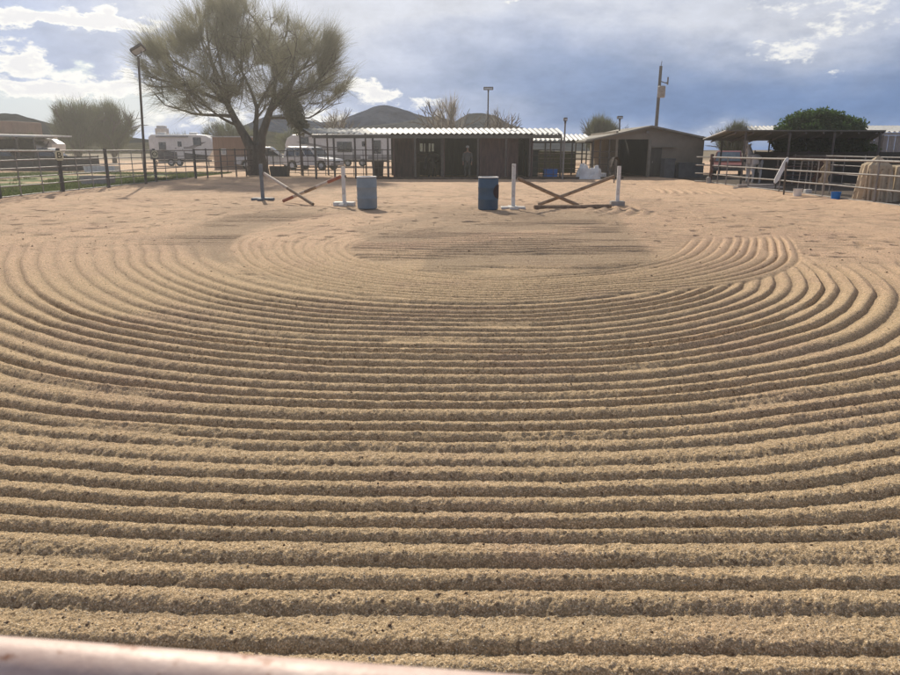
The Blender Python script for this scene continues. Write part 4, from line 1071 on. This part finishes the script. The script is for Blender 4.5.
camper(34, 52, 66, 138.2, 'small tan grey camper end showing beyond the carport', 0, False, 'right')

# ---------- right side: shade canopy, far buildings
def canopy():
    t = thing('shade_canopy', 'large dark flat shade canopy over the pens on the right', 'canopy', (0,0,0))
    yn, yf = 32.0, 44.0
    A = Vector((X(727,yn,2.4),yn,Z(131.2,yn))); B = Vector((X(886,yn,2.4),yn,Z(131.5,yn)))
    D = Vector((X(702,yf,2.2),yf,Z(140.5,yf))); C = Vector((X(872,yf,2.2),yf,Z(141,yf)))
    mb = MB(); u = Vector((0,0,.06))
    mb.v += [A,B,C,D,A+u,B+u,C+u,D+u]; mb.f += [[0,3,2,1],[4,5,6,7],[0,1,5,4],[1,2,6,5],[2,3,7,6],[3,0,4,7]]; mb.build('roof_sheet','fascia',t)
    mb = MB()
    for k in range(9):
        f = (k+.5)/9; p, q = A.lerp(B,f)-u*1.2, D.lerp(C,f)-u*1.2; mb.tube([p,q], .05, 4)
    mb.build('purlins','steel_dark',t)
    MB().tube([A+Vector((-.03,0,.02)), D+Vector((-.03,0,.02))], .045, 6).build('edge_trim','galv',t)
    for f in (.12,.40,.68,.97):
        for (P, Q) in ((A,B),(D,C)):
            p = P.lerp(Q,f); MB().tube([(p.x,p.y,-.1),(p.x,p.y,p.z-.05)], .05, 8).build('post','steel_dark',t)
canopy()
def long_stable():
    Y = 58; t = thing('far_stable', 'long stable with white corrugated roof and ribbed grey wall at the far right', 'stable', (0,Y,0))
    x0, x1 = X(738,Y,3), X(960,Y,3)
    zf, zb = Z(131.8,Y), Z(126.0,Y+7)
    corr('roof', (x0+1,0,zf),(x1,0,zf),(x1,7,zb),(X(746,Y+7,3),7,zb), .42, .06, 'roof_metal', t)
    MB().box(((x0+x1)/2,.15,zf-.16),(x1-x0-1.2,.1,.2)).build('front_beam','rv_grey',t)
    mb = MB(); w0, w1 = X(858,Y,2), X(960,Y,2); n = int((w1-w0)/.28); b = []
    zt, zl = zf-.28, Z(152,Y)
    for i in range(n): mb.box((w0+i*.28,.5+(.02 if i%2 else 0),(zt+zl)/2),(.24,.05,zt-zl))
    mb.build('ribbed_wall','rv_grey',t)
    for px in (745,800,859,879,905,940): MB().box((X(px,Y),.2,zf/2-.1),(.14,.14,zf-.2)).build('post','steel_dark',t)
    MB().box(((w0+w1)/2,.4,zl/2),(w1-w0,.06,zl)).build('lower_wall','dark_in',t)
long_stable()
def screen_fence(x0, y0, x1, y1, h, label):
    p = Vector((x0,y0,0)); d = Vector((x1-x0,y1-y0,0)); L = d.length
    t = thing('screened_fence', label, 'fence', p, math.atan2(d.y,d.x))
    n = int(L/2.6)
    for i in range(n+1): MB().tube([(L*i/n,0,-.1),(L*i/n,0,h+.05)], .04, 8).build('post','steel_dark',t)
    mb = MB(); k = int(L*6)
    for i in range(k+1):
        x = L*i/k; y = .05+.03*math.sin(x*2.1)+.012*math.sin(x*13); mb.v += [Vector((x,y,.03)), Vector((x,y+.01,h-.03*abs(math.sin(math.pi*x*n/L))))]
        if i: b = len(mb.v); mb.f.append([b-4,b-2,b-1,b-3])
    mb.build('screen_cloth','screen',t,smooth=True)
screen_fence(X(752,40),40,X(930,34),34,1.52,'dark cloth screened fence across the pens behind the right fence')
screen_fence(-64,57.5,-27.5,56.5,1.15,'dark screened fence behind the grass at the far left')

# tan canvas draped over a frame, right edge
def canvas(px, Y, label, w, h, peak, seed, d=1.0):
    t = thing('canvas_cover', label, 'canvas cover', (X(px,Y,h/2),Y,0), R(-8))
    g = np.random.default_rng(seed); nu, nv = 120, 40; v = []
    for j in range(nv):
        f = j/(nv-1)
        for i in range(nu):
            a = 2*math.pi*i/nu; cx, cy = math.cos(a), math.sin(a)
            sq = 1/max(abs(cx), abs(cy))**.75
            fold = 1+(.05+.07*f)*math.sin(a*11+seed+1.5*math.sin(a*3))*(.3+f)
            if f < .3: rr = f/.3*.8; z = h+peak*(1-(f/.3))**1.2 - .0
            else: rr = .8+.2*((f-.3)/.7)**.7; z = h*(1-((f-.3)/.7)**1.15)
            z += .03*math.sin(a*7+f*9)*(.2+f)
            v.append((cx*sq*rr*w/2*fold, cy*sq*rr*d/2*fold, max(z, .0)))
    i = (np.arange(nv-1)[:,None]*nu+np.arange(nu)[None,:]); j2 = (np.arange(nv-1)[:,None]*nu+(np.arange(nu)[None,:]+1)%nu)
    f = np.stack([i.ravel(), j2.ravel(), (j2+nu).ravel(), (i+nu).ravel()], 1)
    raw('cloth', v, f, 'tarp_tan', t, smooth=True)
    return t
c1 = canvas(874, 22.3, 'tan canvas cover with a pointed top behind the right fence', .88, 1.16, .28, 3, .8)
for q in (-.30,.0,.24): MB().tube([(q,-.44,.02),(q*1.05,-.40,1.05)], .035, 6).build('strap','tarp_tan',c1,smooth=True)
canvas(901, 22.6, 'lower flat topped tan canvas cover at the right edge', 1.0, 1.12, .03, 8, 1.1)

# leaning white board, hanging rope gear, small panel
def leaning_board():
    Y = 25; a = Vector((X(773,Y),Y,.48)); b = at(788,157.5,Y+.3)
    t = thing('leaning_board', 'white board with a rounded end leaning diagonally behind the right fence', 'board', ((a.x+b.x)/2,Y,0))
    o = Vector(((a.x+b.x)/2,Y,0)); d = (b-a); s = Vector((d.z,0,-d.x)).normalized()*.075; mb = MB()
    n = 12
    for k in range(n+1):
        f = k/n; w = math.sin(math.pi*min(f,1-f)*1.0+.35) if min(f,1-f) < .15 else 1.0; w = min(1, .35+min(f,1-f)*6)
        c = a+d*f-o; th = Vector((0,.02,0))
        mb.v += [c-s*w-th, c+s*w-th, c+s*w+th, c-s*w+th]
        if k:
            q = len(mb.v)-8
            for i in range(4): mb.f.append([q+i, q+(i+1)%4, q+4+(i+1)%4, q+4+i])
    mb.f.append([0,1,2,3]); mb.f.append([n*4,n*4+1,n*4+2,n*4+3]); mb.build('board','tarp_white',t)
    MB().tube([(.28,.35,0),(.12,.1,1.2)], .03, 6).build('prop_leg','steel_dark',t)
leaning_board()
def rack():
    Y = 27; p = X(806,Y); t = thing('halter_rack', 'thin metal rack with hanging halters behind the right fence', 'rack', (p,Y,0))
    mb = MB(); mb.tube([(-.35,0,0),(-.3,0,1.2),(.3,0,1.2),(.35,0,0)], .018, 6); mb.tube([(-.08,0,.05),(-.06,0,1.18)], .015, 6); mb.tube([(.1,0,.05),(.09,0,1.18)], .015, 6); mb.build('frame','galv',t)
    for q in (-.25,-.12,.02,.16,.26): MB().tube([(q,-.04,1.18),(q+.03,-.05,.95),(q,-.05,.85+.05*q),(q-.04,-.04,.98),(q,-.04,1.18)], .012, 5).build('halter','leather',t)
    MB().box((.0,-.1,.09),(.24,.2,.16),bev=.02).build('tray','white_paint',t)
rack()
def hanging(px, Y, label, mat):
    t = thing('hanging_blanket', label, 'blanket', (X(px,Y),Y,0)); mb = MB(); n, m = 14, 16
    for j in range(m):
        for i in range(n):
            u = i/(n-1)-.5; w = .30-.06*math.sin(j*.8); mb.v.append(Vector((u*w+.03*math.sin(j*.9), .05*math.sin(u*18+j*.3), 1.22-j*.052-.04*abs(u))))
    for j in range(m-1):
        for i in range(n-1): mb.f.append([j*n+i, j*n+i+1, (j+1)*n+i+1, (j+1)*n+i])
    mb.build('cloth',mat,t,smooth=True)
    MB().tube([(-.25,.02,1.23),(.25,.02,1.23)], .02, 6).build('bar','galv',t)
    for s in (-1,1): MB().tube([(s*.25,.02,0),(s*.25,.02,1.25)], .02, 6).build('post','galv',t)
hanging(822, 26, 'tan striped blanket hanging from a bar behind the right fence', 'tarp_tan')
hanging(815.5, 27, 'dusty red brown blanket hanging beside the tan one', 'rust_pipe')
def bucket(px, Y, label, mat):
    t = thing('feed_bucket', label, 'bucket', (X(px,Y),Y,0), group='feed buckets behind the right fence')
    MB().lathe([(.10,0),(.12,.01),(.15,.30),(.16,.31),(.145,.31),(.11,.03),(0,.03)], n=18).build('pail', mat, t, smooth=True)
    MB().tube([(-.155,0,.29),(-.12,.02,.40),(0,.03,.45),(.12,.02,.40),(.155,0,.29)], .008, 5).build('handle','steel_dark',t,smooth=True)
bucket(797, 24.6, 'white feed bucket between the leaning board and the halter rack', 'tarp_white')
bucket(835, 22.8, 'blue feed bucket just left of the pointed canvas cover', 'blue_bin')
bucket(745, 30.5, 'pale dusty bucket on the shaded dirt near the white horse', 'rv_grey')
def rail_stack():
    Y = 30; t = thing('pole_stack', 'stack of pale spare poles lying on the dirt below the canopy', 'poles', (X(757,Y),Y,0), R(12))
    for k,(y,z) in enumerate(((0,.06),(.12,.06),(.24,.06),(.06,.16),(.18,.16))):
        MB().tube([(-1.1+.07*k,y,z),(1.2-.05*k,y,z+.01)], .05, 8).build('spare_pole', ('pole_cream','white_paint','pole_wood')[k%3], t, smooth=True)
rail_stack()
def saddle():
    Y = 36; p = X(614,Y)
    t = thing('saddle_rack', 'dark leather saddle on a slim stand behind the jump post in the concrete block', 'saddle stand', (p,Y,0))
    MB().tube([(0,0,0),(0,0,.85)], .03, 8).build('stand','steel_dark',t)
    mb = MB(); n = 15
    for j in range(9):
        y = -.28+j*.07; hh = 1.0+.07*abs(j-4)/4*1.6
        for i in range(n):
            a = math.pi*i/(n-1); mb.v.append(Vector((.21*math.cos(a)*(1+.1*math.sin(j)), y, hh+.16*math.sin(a)-(.30*(1-math.sin(a))))))
    for j in range(8):
        for i in range(n-1): mb.f.append([j*n+i, j*n+i+1, (j+1)*n+i+1, (j+1)*n+i])
    mb.build('seat','leather',t,smooth=True)
    MB().tube([(-.22,0,.85),(-.25,0,.5),(-.21,-.03,.4),(-.19,0,.52)], .018, 6).build('stirrup','galv',t)
saddle()

# ---------- animals and people (skinned bodies baked to one mesh)
def skinned(name, verts, edges, mat, parent, sub=2, root=0):
    me = bpy.data.meshes.new(name); me.from_pydata([v[:3] for v in verts], edges, [])
    o = bpy.data.objects.new(name+'_tmp', me); col.objects.link(o)
    sk = o.modifiers.new('s', 'SKIN'); ly = me.skin_vertices[0].data
    for i, v in enumerate(verts):
        r = v[3]; ly[i].radius = (r, v[4] if len(v) > 4 else r); ly[i].use_root = (i == root)
    sk.branch_smoothing = .6; sk.use_smooth_shade = True
    sb = o.modifiers.new('u', 'SUBSURF'); sb.levels = sub; sb.render_levels = sub
    dg = bpy.context.evaluated_depsgraph_get(); dg.update()
    m2 = bpy.data.meshes.new_from_object(o.evaluated_get(dg)); bpy.data.objects.remove(o)
    m2.materials.clear(); m2.materials.append(M[mat]); m2.shade_smooth()
    r = bpy.data.objects.new(name, m2); col.objects.link(r); r.parent = parent
    return r
def horse(px, Y, rz, label, coat, mane, head='level', s=1.0, group=None, hidez=0):
    t = thing('horse', label, 'horse', (X(px,Y,1),Y,0), rz, group); t.scale = (s,s,s)
    hd = {'level': [(.80,0,1.40,.17),(1.0,0,1.58,.125),(1.20,0,1.72,.105),(1.42,0,1.56,.09),(1.60,0,1.38,.065)],
          'low':   [(.82,0,1.25,.17),(1.05,0,1.12,.12),(1.28,0,.98,.10),(1.40,0,.72,.085),(1.46,0,.5,.065)],
          'high':  [(.74,0,1.45,.17),(.88,0,1.72,.125),(1.02,0,1.92,.105),(1.24,0,1.80,.09),(1.42,0,1.64,.065)]}[head]
    V = [(-.10,0,1.14,.30),(-.50,0,1.20,.28),(-.74,0,1.16,.20),(.28,0,1.13,.29),(.56,0,1.18,.26)]+hd
    E = [(0,1),(1,2),(0,3),(3,4),(4,5),(5,6),(6,7),(7,8),(8,9)]
    for sgn in (-1,1):
        b = len(V); k = random.uniform(-.06,.06)
        V += [(-.62,sgn*.16,.95,.15),(-.50+k,sgn*.17,.76,.11),(-.74+k,sgn*.16,.50,.058),(-.70+k,sgn*.16,.16,.046),(-.64+k,sgn*.16,.03,.062)]
        E += [(1,b),(b,b+1),(b+1,b+2),(b+2,b+3),(b+3,b+4)]
        b = len(V); k = random.uniform(-.06,.06)
        V += [(.52,sgn*.15,.92,.13),(.50+k,sgn*.15,.70,.08),(.52+k,sgn*.14,.42,.055),(.51+k,sgn*.14,.15,.043),(.56+k,sgn*.14,.03,.060)]
        E += [(4,b),(b,b+1),(b+1,b+2),(b+2,b+3),(b+3,b+4)]
    skinned('body', V, E, coat, t, 2)
    mb = MB(); mb.tube([(-.92,0,1.28),(-1.02,0,1.15),(-1.02,0,.85),(-.96,0,.55)], [.045,.08,.09,.03], 8); mb.build('tail',mane,t,smooth=True)
    p = [Vector(v[:3]) for v in hd]; mb = MB()
    mb.tube([p[0]+Vector((-.08,0,.14)), p[1]+Vector((-.09,0,.11)), p[2]+Vector((-.05,0,.11)), p[2]+Vector((.1,0,.06))], [.03,.05,.05,.02], 6); mb.build('mane',mane,t,smooth=True)
    for sgn in (-1,1): MB().tube([p[2]+Vector((.0,sgn*.06,.06)), p[2]+Vector((.0,sgn*.08,.15)), p[2]+Vector((.02,sgn*.07,.21))], [.03,.035,.006], 6).build('ear',coat,t,smooth=True)
    for sgn in (-1,1): MB().lathe([(0,-.02),(.018,-.01),(.018,.01),(0,.02)], p[2]*.55+p[3]*.45+Vector((0,sgn*.085,.03)), 8).build('eye','mane_dark',t,smooth=True)
    return t
horse(424, 44.6, R(200), 'brown horse standing in the dark stall under the long roof', 'horse_brown', 'mane_dark', 'level')
horse(434, 43.2, R(250), 'reddish dark horse with lowered head beside the brown one', 'horse_dark', 'mane_dark', 'low')
horse(754, 35.5, R(82), 'white horse behind the right fence below the canopy', 'horse_white', 'mane_pale', 'level', 1.0)

def person(px, Y, rz, label):
    t = thing('person', label, 'person', (X(px,Y,1),Y,0), rz)
    V = [(0,0,.98,.15,.11),(0,0,1.15,.145,.105),(0,0,1.34,.165,.11),(0,0,1.46,.11,.085),(0,0,1.54,.055),(0,.01,1.60,.058),(0,.02,1.68,.082,.09),(0,.015,1.76,.072,.08)]
    E = [(0,1),(1,2),(2,3),(3,4),(4,5),(5,6),(6,7)]
    for s in (-1,1):
        b = len(V)
        V += [(s*.20,0,1.42,.065),(s*.25,.01,1.20,.048),(s*.27,.02,1.10,.045),(s*.25,.10,.92,.033),(s*.245,.13,.85,.034,.02)]
        E += [(3,b),(b,b+1),(b+1,b+2),(b+2,b+3),(b+3,b+4)]
        hb = b+4
        for k, (dx, ln) in enumerate(((-.028,.075),(-.010,.088),(.010,.082),(.028,.066))):
            q = len(V); V += [(s*.245+dx,.15,.82,.010),(s*.245+dx,.155+.01,.82-ln*.55,.0085),(s*.245+dx,.150,.82-ln,.007)]; E += [(hb,q),(q,q+1),(q+1,q+2)]
        q = len(V); V += [(s*.245-s*.035,.16,.845,.011),(s*.245-s*.05,.18,.815,.008)]; E += [(hb,q),(q,q+1)]
        b = len(V)
        V += [(s*.10,0,.90,.10),(s*.115,.01,.52,.062),(s*.12,-.01,.30,.056),(s*.12,-.03,.09,.042),(s*.13,.10,.035,.04,.03)]
        E += [(0,b),(b,b+1),(b+1,b+2),(b+2,b+3),(b+3,b+4)]
    skinned('body', V, E, 'skin', t, 2)
    # clothes: shells just outside the body
    MBs = MB(); MBs.lathe([(.150,.96),(.165,1.05),(.17,1.2),(.195,1.34),(.17,1.43),(.075,1.50)], n=20)
    for v in MBs.v: v.y *= .72
    for s in (-1,1): MBs.tube([(s*.17,0,1.43),(s*.245,.0,1.24),(s*.27,.02,1.10),(s*.255,.09,.95)], [.085,.068,.060,.048], 12)
    MBs.build('shirt','shirt_grey',t,smooth=True)
    mb = MB()
    for s in (-1,1): mb.tube([(s*.085,0,1.0),(s*.10,0,.88),(s*.115,.01,.52),(s*.12,-.02,.12)], [.115,.125,.085,.075], 14)
    mb.build('trousers','jeans',t,smooth=True)
    for s in (-1,1): MB().box((s*.125,.045,.045),(.10,.27,.09),bev=.03).build('boot','leather',t)
    mb = MB(); mb.lathe([(.098,1.72),(.102,1.77),(.085,1.83),(.03,1.86),(0,1.862)], (0,.015,0), 18); mb.box((0,.13,1.735),(.15,.13,.014),bev=.006); mb.build('cap','cap_white',t,smooth=True)
    mb = MB(); mb.lathe([(.075,1.60),(.096,1.66),(.097,1.72)], (0,-.012,0), 16); mb.build('hair','hair',t,smooth=True)
    for s in (-1,1): MB().lathe([(0,-.008),(.009,0),(0,.008)], (s*.032,.100,1.695), 8).build('eye','mane_dark',t)
    MB().tube([(0,.095,1.69),(0,.122,1.655),(0,.10,1.648)], [.008,.014,.008], 6).build('nose','skin',t,smooth=True)
    MB().box((0,.098,1.622),(.045,.012,.008)).build('mouth','dark_red',t)
    return t
person(467.5, 42.2, R(175), 'person in a grey shirt and white cap standing inside the long barn')

# ---------- added scattering volume that lifts the darks like lens glare
hz = bpy.data.materials.new('glare_veil'); tt = nt(hz); s = N(tt); ho = s.n('ShaderNodeOutputMaterial'); vs = s.n('ShaderNodeVolumeScatter')
vs.inputs['Color'].default_value = (.95,.93,.88,1); vs.inputs['Density'].default_value = .0011; vs.inputs['Anisotropy'].default_value = .65; s.link(vs.outputs[0], ho.inputs['Volume'])
ha = MB().box((0,30,6.4),(190,100,13)).build('glare_haze', hz); tag(ha, kind='structure')

# ---------- sky
SUN_AZ, SUN_EL = R(-17), R(31)
w = bpy.data.worlds.new('World'); scene.world = w; w.use_nodes = True; t = w.node_tree; t.nodes.clear(); s = N(t)
wo = s.n('ShaderNodeOutputWorld'); bg = s.n('ShaderNodeBackground'); s.link(bg.outputs[0], wo.inputs[0]); bg.inputs[1].default_value = .1
sky = s.n('ShaderNodeTexSky'); sky.sky_type = 'NISHITA'; sky.sun_disc = False; sky.sun_elevation = SUN_EL; sky.sun_rotation = SUN_AZ
sky.air_density = 1.2; sky.dust_density = 2.0
tc = s.n('ShaderNodeTexCoord'); D = s.vec('NORMALIZE', tc.outputs['Generated'])
sep = s.n('ShaderNodeSeparateXYZ'); s.link(D, sep.inputs[0])
u = s.math('MULTIPLY', s.math('ARCTAN2', sep.outputs[0], sep.outputs[1]), 57.2958)
v = s.math('MULTIPLY', s.math('ARCSINE', sep.outputs[2]), 57.2958)
comb = s.n('ShaderNodeCombineXYZ'); s.link(u, comb.inputs[0]); s.link(v, comb.inputs[1])
UV = comb.outputs[0]
Q = s.vec('MULTIPLY', D, (1.0, 1.0, 2.2))
def cnoise(scale, det, rough=.55, dist=0.0):
    o = s.n('ShaderNodeTexNoise'); s.link(Q, o.inputs['Vector']); o.inputs['Scale'].default_value = scale
    o.inputs['Detail'].default_value = det; o.inputs['Roughness'].default_value = rough; o.inputs['Distortion'].default_value = dist; return o
w1 = cnoise(9, 5); w2 = cnoise(30, 7, .62)
off = s.vec('SUBTRACT', w1.outputs['Color'], (.5,.5,.5)); off2 = s.vec('SUBTRACT', w2.outputs['Color'], (.5,.5,.5))
UVw = s.vec('ADD', s.vec('ADD', UV, s.vec('MULTIPLY', off, (9.0,3.2,0.0))), s.vec('MULTIPLY', off2, (3.2,2.0,0.0)))
UVs = s.vec('ADD', UV, s.vec('MULTIPLY', off, (8.0,4.0,0.0)))
def azel(px, py):
    r = ray(px, py).normalized(); return math.degrees(math.atan2(r.x, r.y)), math.degrees(math.asin(r.z))
def blob(coord, px, py, sx_, sy_, wgt):
    a, e = azel(px, py); k = 12.4
    d = s.vec('MULTIPLY', s.vec('SUBTRACT', coord, (a, e, 0.0)), (k/sx_, k/sy_, 0.0))
    g = s.math('EXPONENT', s.math('MULTIPLY', s.vec('DOT_PRODUCT', d, d), -1.0))
    return s.math('MULTIPLY', g, wgt)
def field(coord, lst):
    acc = None
    for b_ in lst:
        g = blob(coord, *b_); acc = g if acc is None else s.math('ADD', acc, g)
    return acc
nz = cnoise(14, 7, .6).outputs['Fac']; nzf = cnoise(48, 8, .65).outputs['Fac']; nzb = cnoise(4.5, 5, .55).outputs['Fac']
MIDC = (.36,.465,.73); SLATE = (.165,.26,.465); LIGHT = (.62,.655,.745); WHITE = (.98,.97,.93); CLEAR = (.47,.60,.73)
dark = field(UVs, [(640,95,230,48,1.0),(840,108,190,32,.9),(560,45,150,40,.35),(870,60,80,16,.75),(60,42,80,15,.45),(450,70,90,30,.25),(790,30,60,8,.5)])
dark = s.math('MULTIPLY', dark, s.math('ADD', .45, s.math('MULTIPLY', nzb, 1.1)), clamp=True)
light = field(UVs, [(260,-5,210,95,1.05),(500,-15,260,32,.6),(760,5,180,26,.7),(810,38,120,26,.75),(690,132,120,10,.55),(500,110,60,16,.25),(180,115,150,30,.8)])
light = s.math('MULTIPLY', light, s.math('ADD', .5, s.math('MULTIPLY', nz, 1.0)), clamp=True)
c = s.mix(dark, MIDC, SLATE); c = s.mix(light, c, LIGHT)
tone = s.math('MULTIPLY_ADD', s.math('SUBTRACT', nz, .5), .55, 1.0); tone = s.math('ADD', tone, s.math('MULTIPLY', s.math('SUBTRACT', nzf, .5), .16))
tn = s.n('ShaderNodeCombineXYZ'); [s.link(tone, tn.inputs[i]) for i in range(3)]
c = s.mix(1.0, c, tn.outputs[0], 'MULTIPLY')
# openings of clear sky, the Nishita sky shows there
clear = field(UVw, [(50,108,120,22,1.1),(20,62,40,9,.5),(85,66,20,9,.7),(130,100,40,14,.7),(10,5,50,6,.4)])
clear = s.smooth(s.math('ADD', clear, s.math('MULTIPLY', s.math('SUBTRACT', nz, .5), .8)), .35, .75)
skc = s.mix(.15, (CLEAR[0]*10, CLEAR[1]*10, CLEAR[2]*10), sky.outputs[0])
t10 = s.n('ShaderNodeVectorMath', operation='SCALE'); s.link(c, t10.inputs[0]); t10.inputs['Scale'].default_value = 10
c10 = s.mix(clear, t10.outputs[0], skc)
puff = field(UVw, [(60,17,60,8,1.0),(115,25,50,8,1.0),(12,22,24,7,.8),(12,52,26,11,1.0),(34,60,12,7,.8),(20,84,42,9,1.0),(52,84,18,6,.9),(78,68,22,6,.9),(102,86,26,8,1.0),(78,95,9,5,.8),(132,78,12,14,.8),
     (190,120,90,12,.8),(330,120,50,12,.7),(374,88,24,13,1.0),(398,92,16,8,.9),(430,108,26,8,.8),(785,50,50,8,.68),(862,26,80,8,.55),(838,71,24,4,.5),(840,2,100,12,.6),(508,0,14,4,.8),(705,128,36,3,.5)])
pf = s.math('ADD', puff, s.math('MULTIPLY', s.math('SUBTRACT', nzf, .5), 1.5))
pm = s.smooth(pf, .42, .85)
# lit rims brighter than hearts
core = s.smooth(pf, .75, 1.35)
pc = s.mix(s.math('MULTIPLY', core, .55), (WHITE[0]*10, WHITE[1]*10, WHITE[2]*10), (7.0,7.0,7.5))
c10 = s.mix(s.math('MULTIPLY', pm, .93), c10, pc)
# brighter cloud deck towards the hidden sun, dull ground colour below the horizon
a_s = (math.sin(SUN_AZ)*math.cos(SUN_EL), math.cos(SUN_AZ)*math.cos(SUN_EL), math.sin(SUN_EL))
sd = s.math('MAXIMUM', s.vec('DOT_PRODUCT', D, a_s), 0.0)
gl = s.math('MULTIPLY', s.math('POWER', sd, 40.0), 1.3)
gv = s.n('ShaderNodeCombineXYZ'); [s.link(s.math('MULTIPLY', gl, k), gv.inputs[i]) for i, k in enumerate((3.4,3.3,3.0))]
c10 = s.mix(1.0, c10, gv.outputs[0], 'ADD')
c10 = s.mix(s.smooth(v, 16, 32), c10, s.mix(.75, c10, (2.7,2.55,2.3)))  # unseen upper sky dimmed and warmed to set the fill light
c10 = s.mix(s.smooth(sep.outputs[2], -.003, -.03), c10, (2.2,1.8,1.4))
s.put(c10, bg.inputs[0])

sl = bpy.data.lights.new('sun', 'SUN'); sl.energy = 5.0; sl.angle = R(1.0); sl.color = (1.0,.91,.76)
so = bpy.data.objects.new('sun', sl); col.objects.link(so)
so.rotation_euler = (Vector((0,0,0))-Vector(a_s)).to_track_quat('-Z','Y').to_euler(); so.location = (-10,30,40)

# ---------- camera
cam = bpy.data.cameras.new('camera'); cam.sensor_width = 36; cam.lens = 28; cam.clip_start = .02; cam.clip_end = 20000
co = bpy.data.objects.new('camera', cam); col.objects.link(co); co.location = (0,0,CAM_H); co.rotation_euler = (R(90)-PITCH,0,0)
cam.dof.use_dof = True; cam.dof.focus_distance = 9.0; cam.dof.aperture_fstop = 9.0
scene.camera = co
scene.view_settings.view_transform = 'Standard'; scene.view_settings.look = 'None'; scene.view_settings.exposure = 0
scene.render.resolution_x = 1024; scene.render.resolution_y = 768
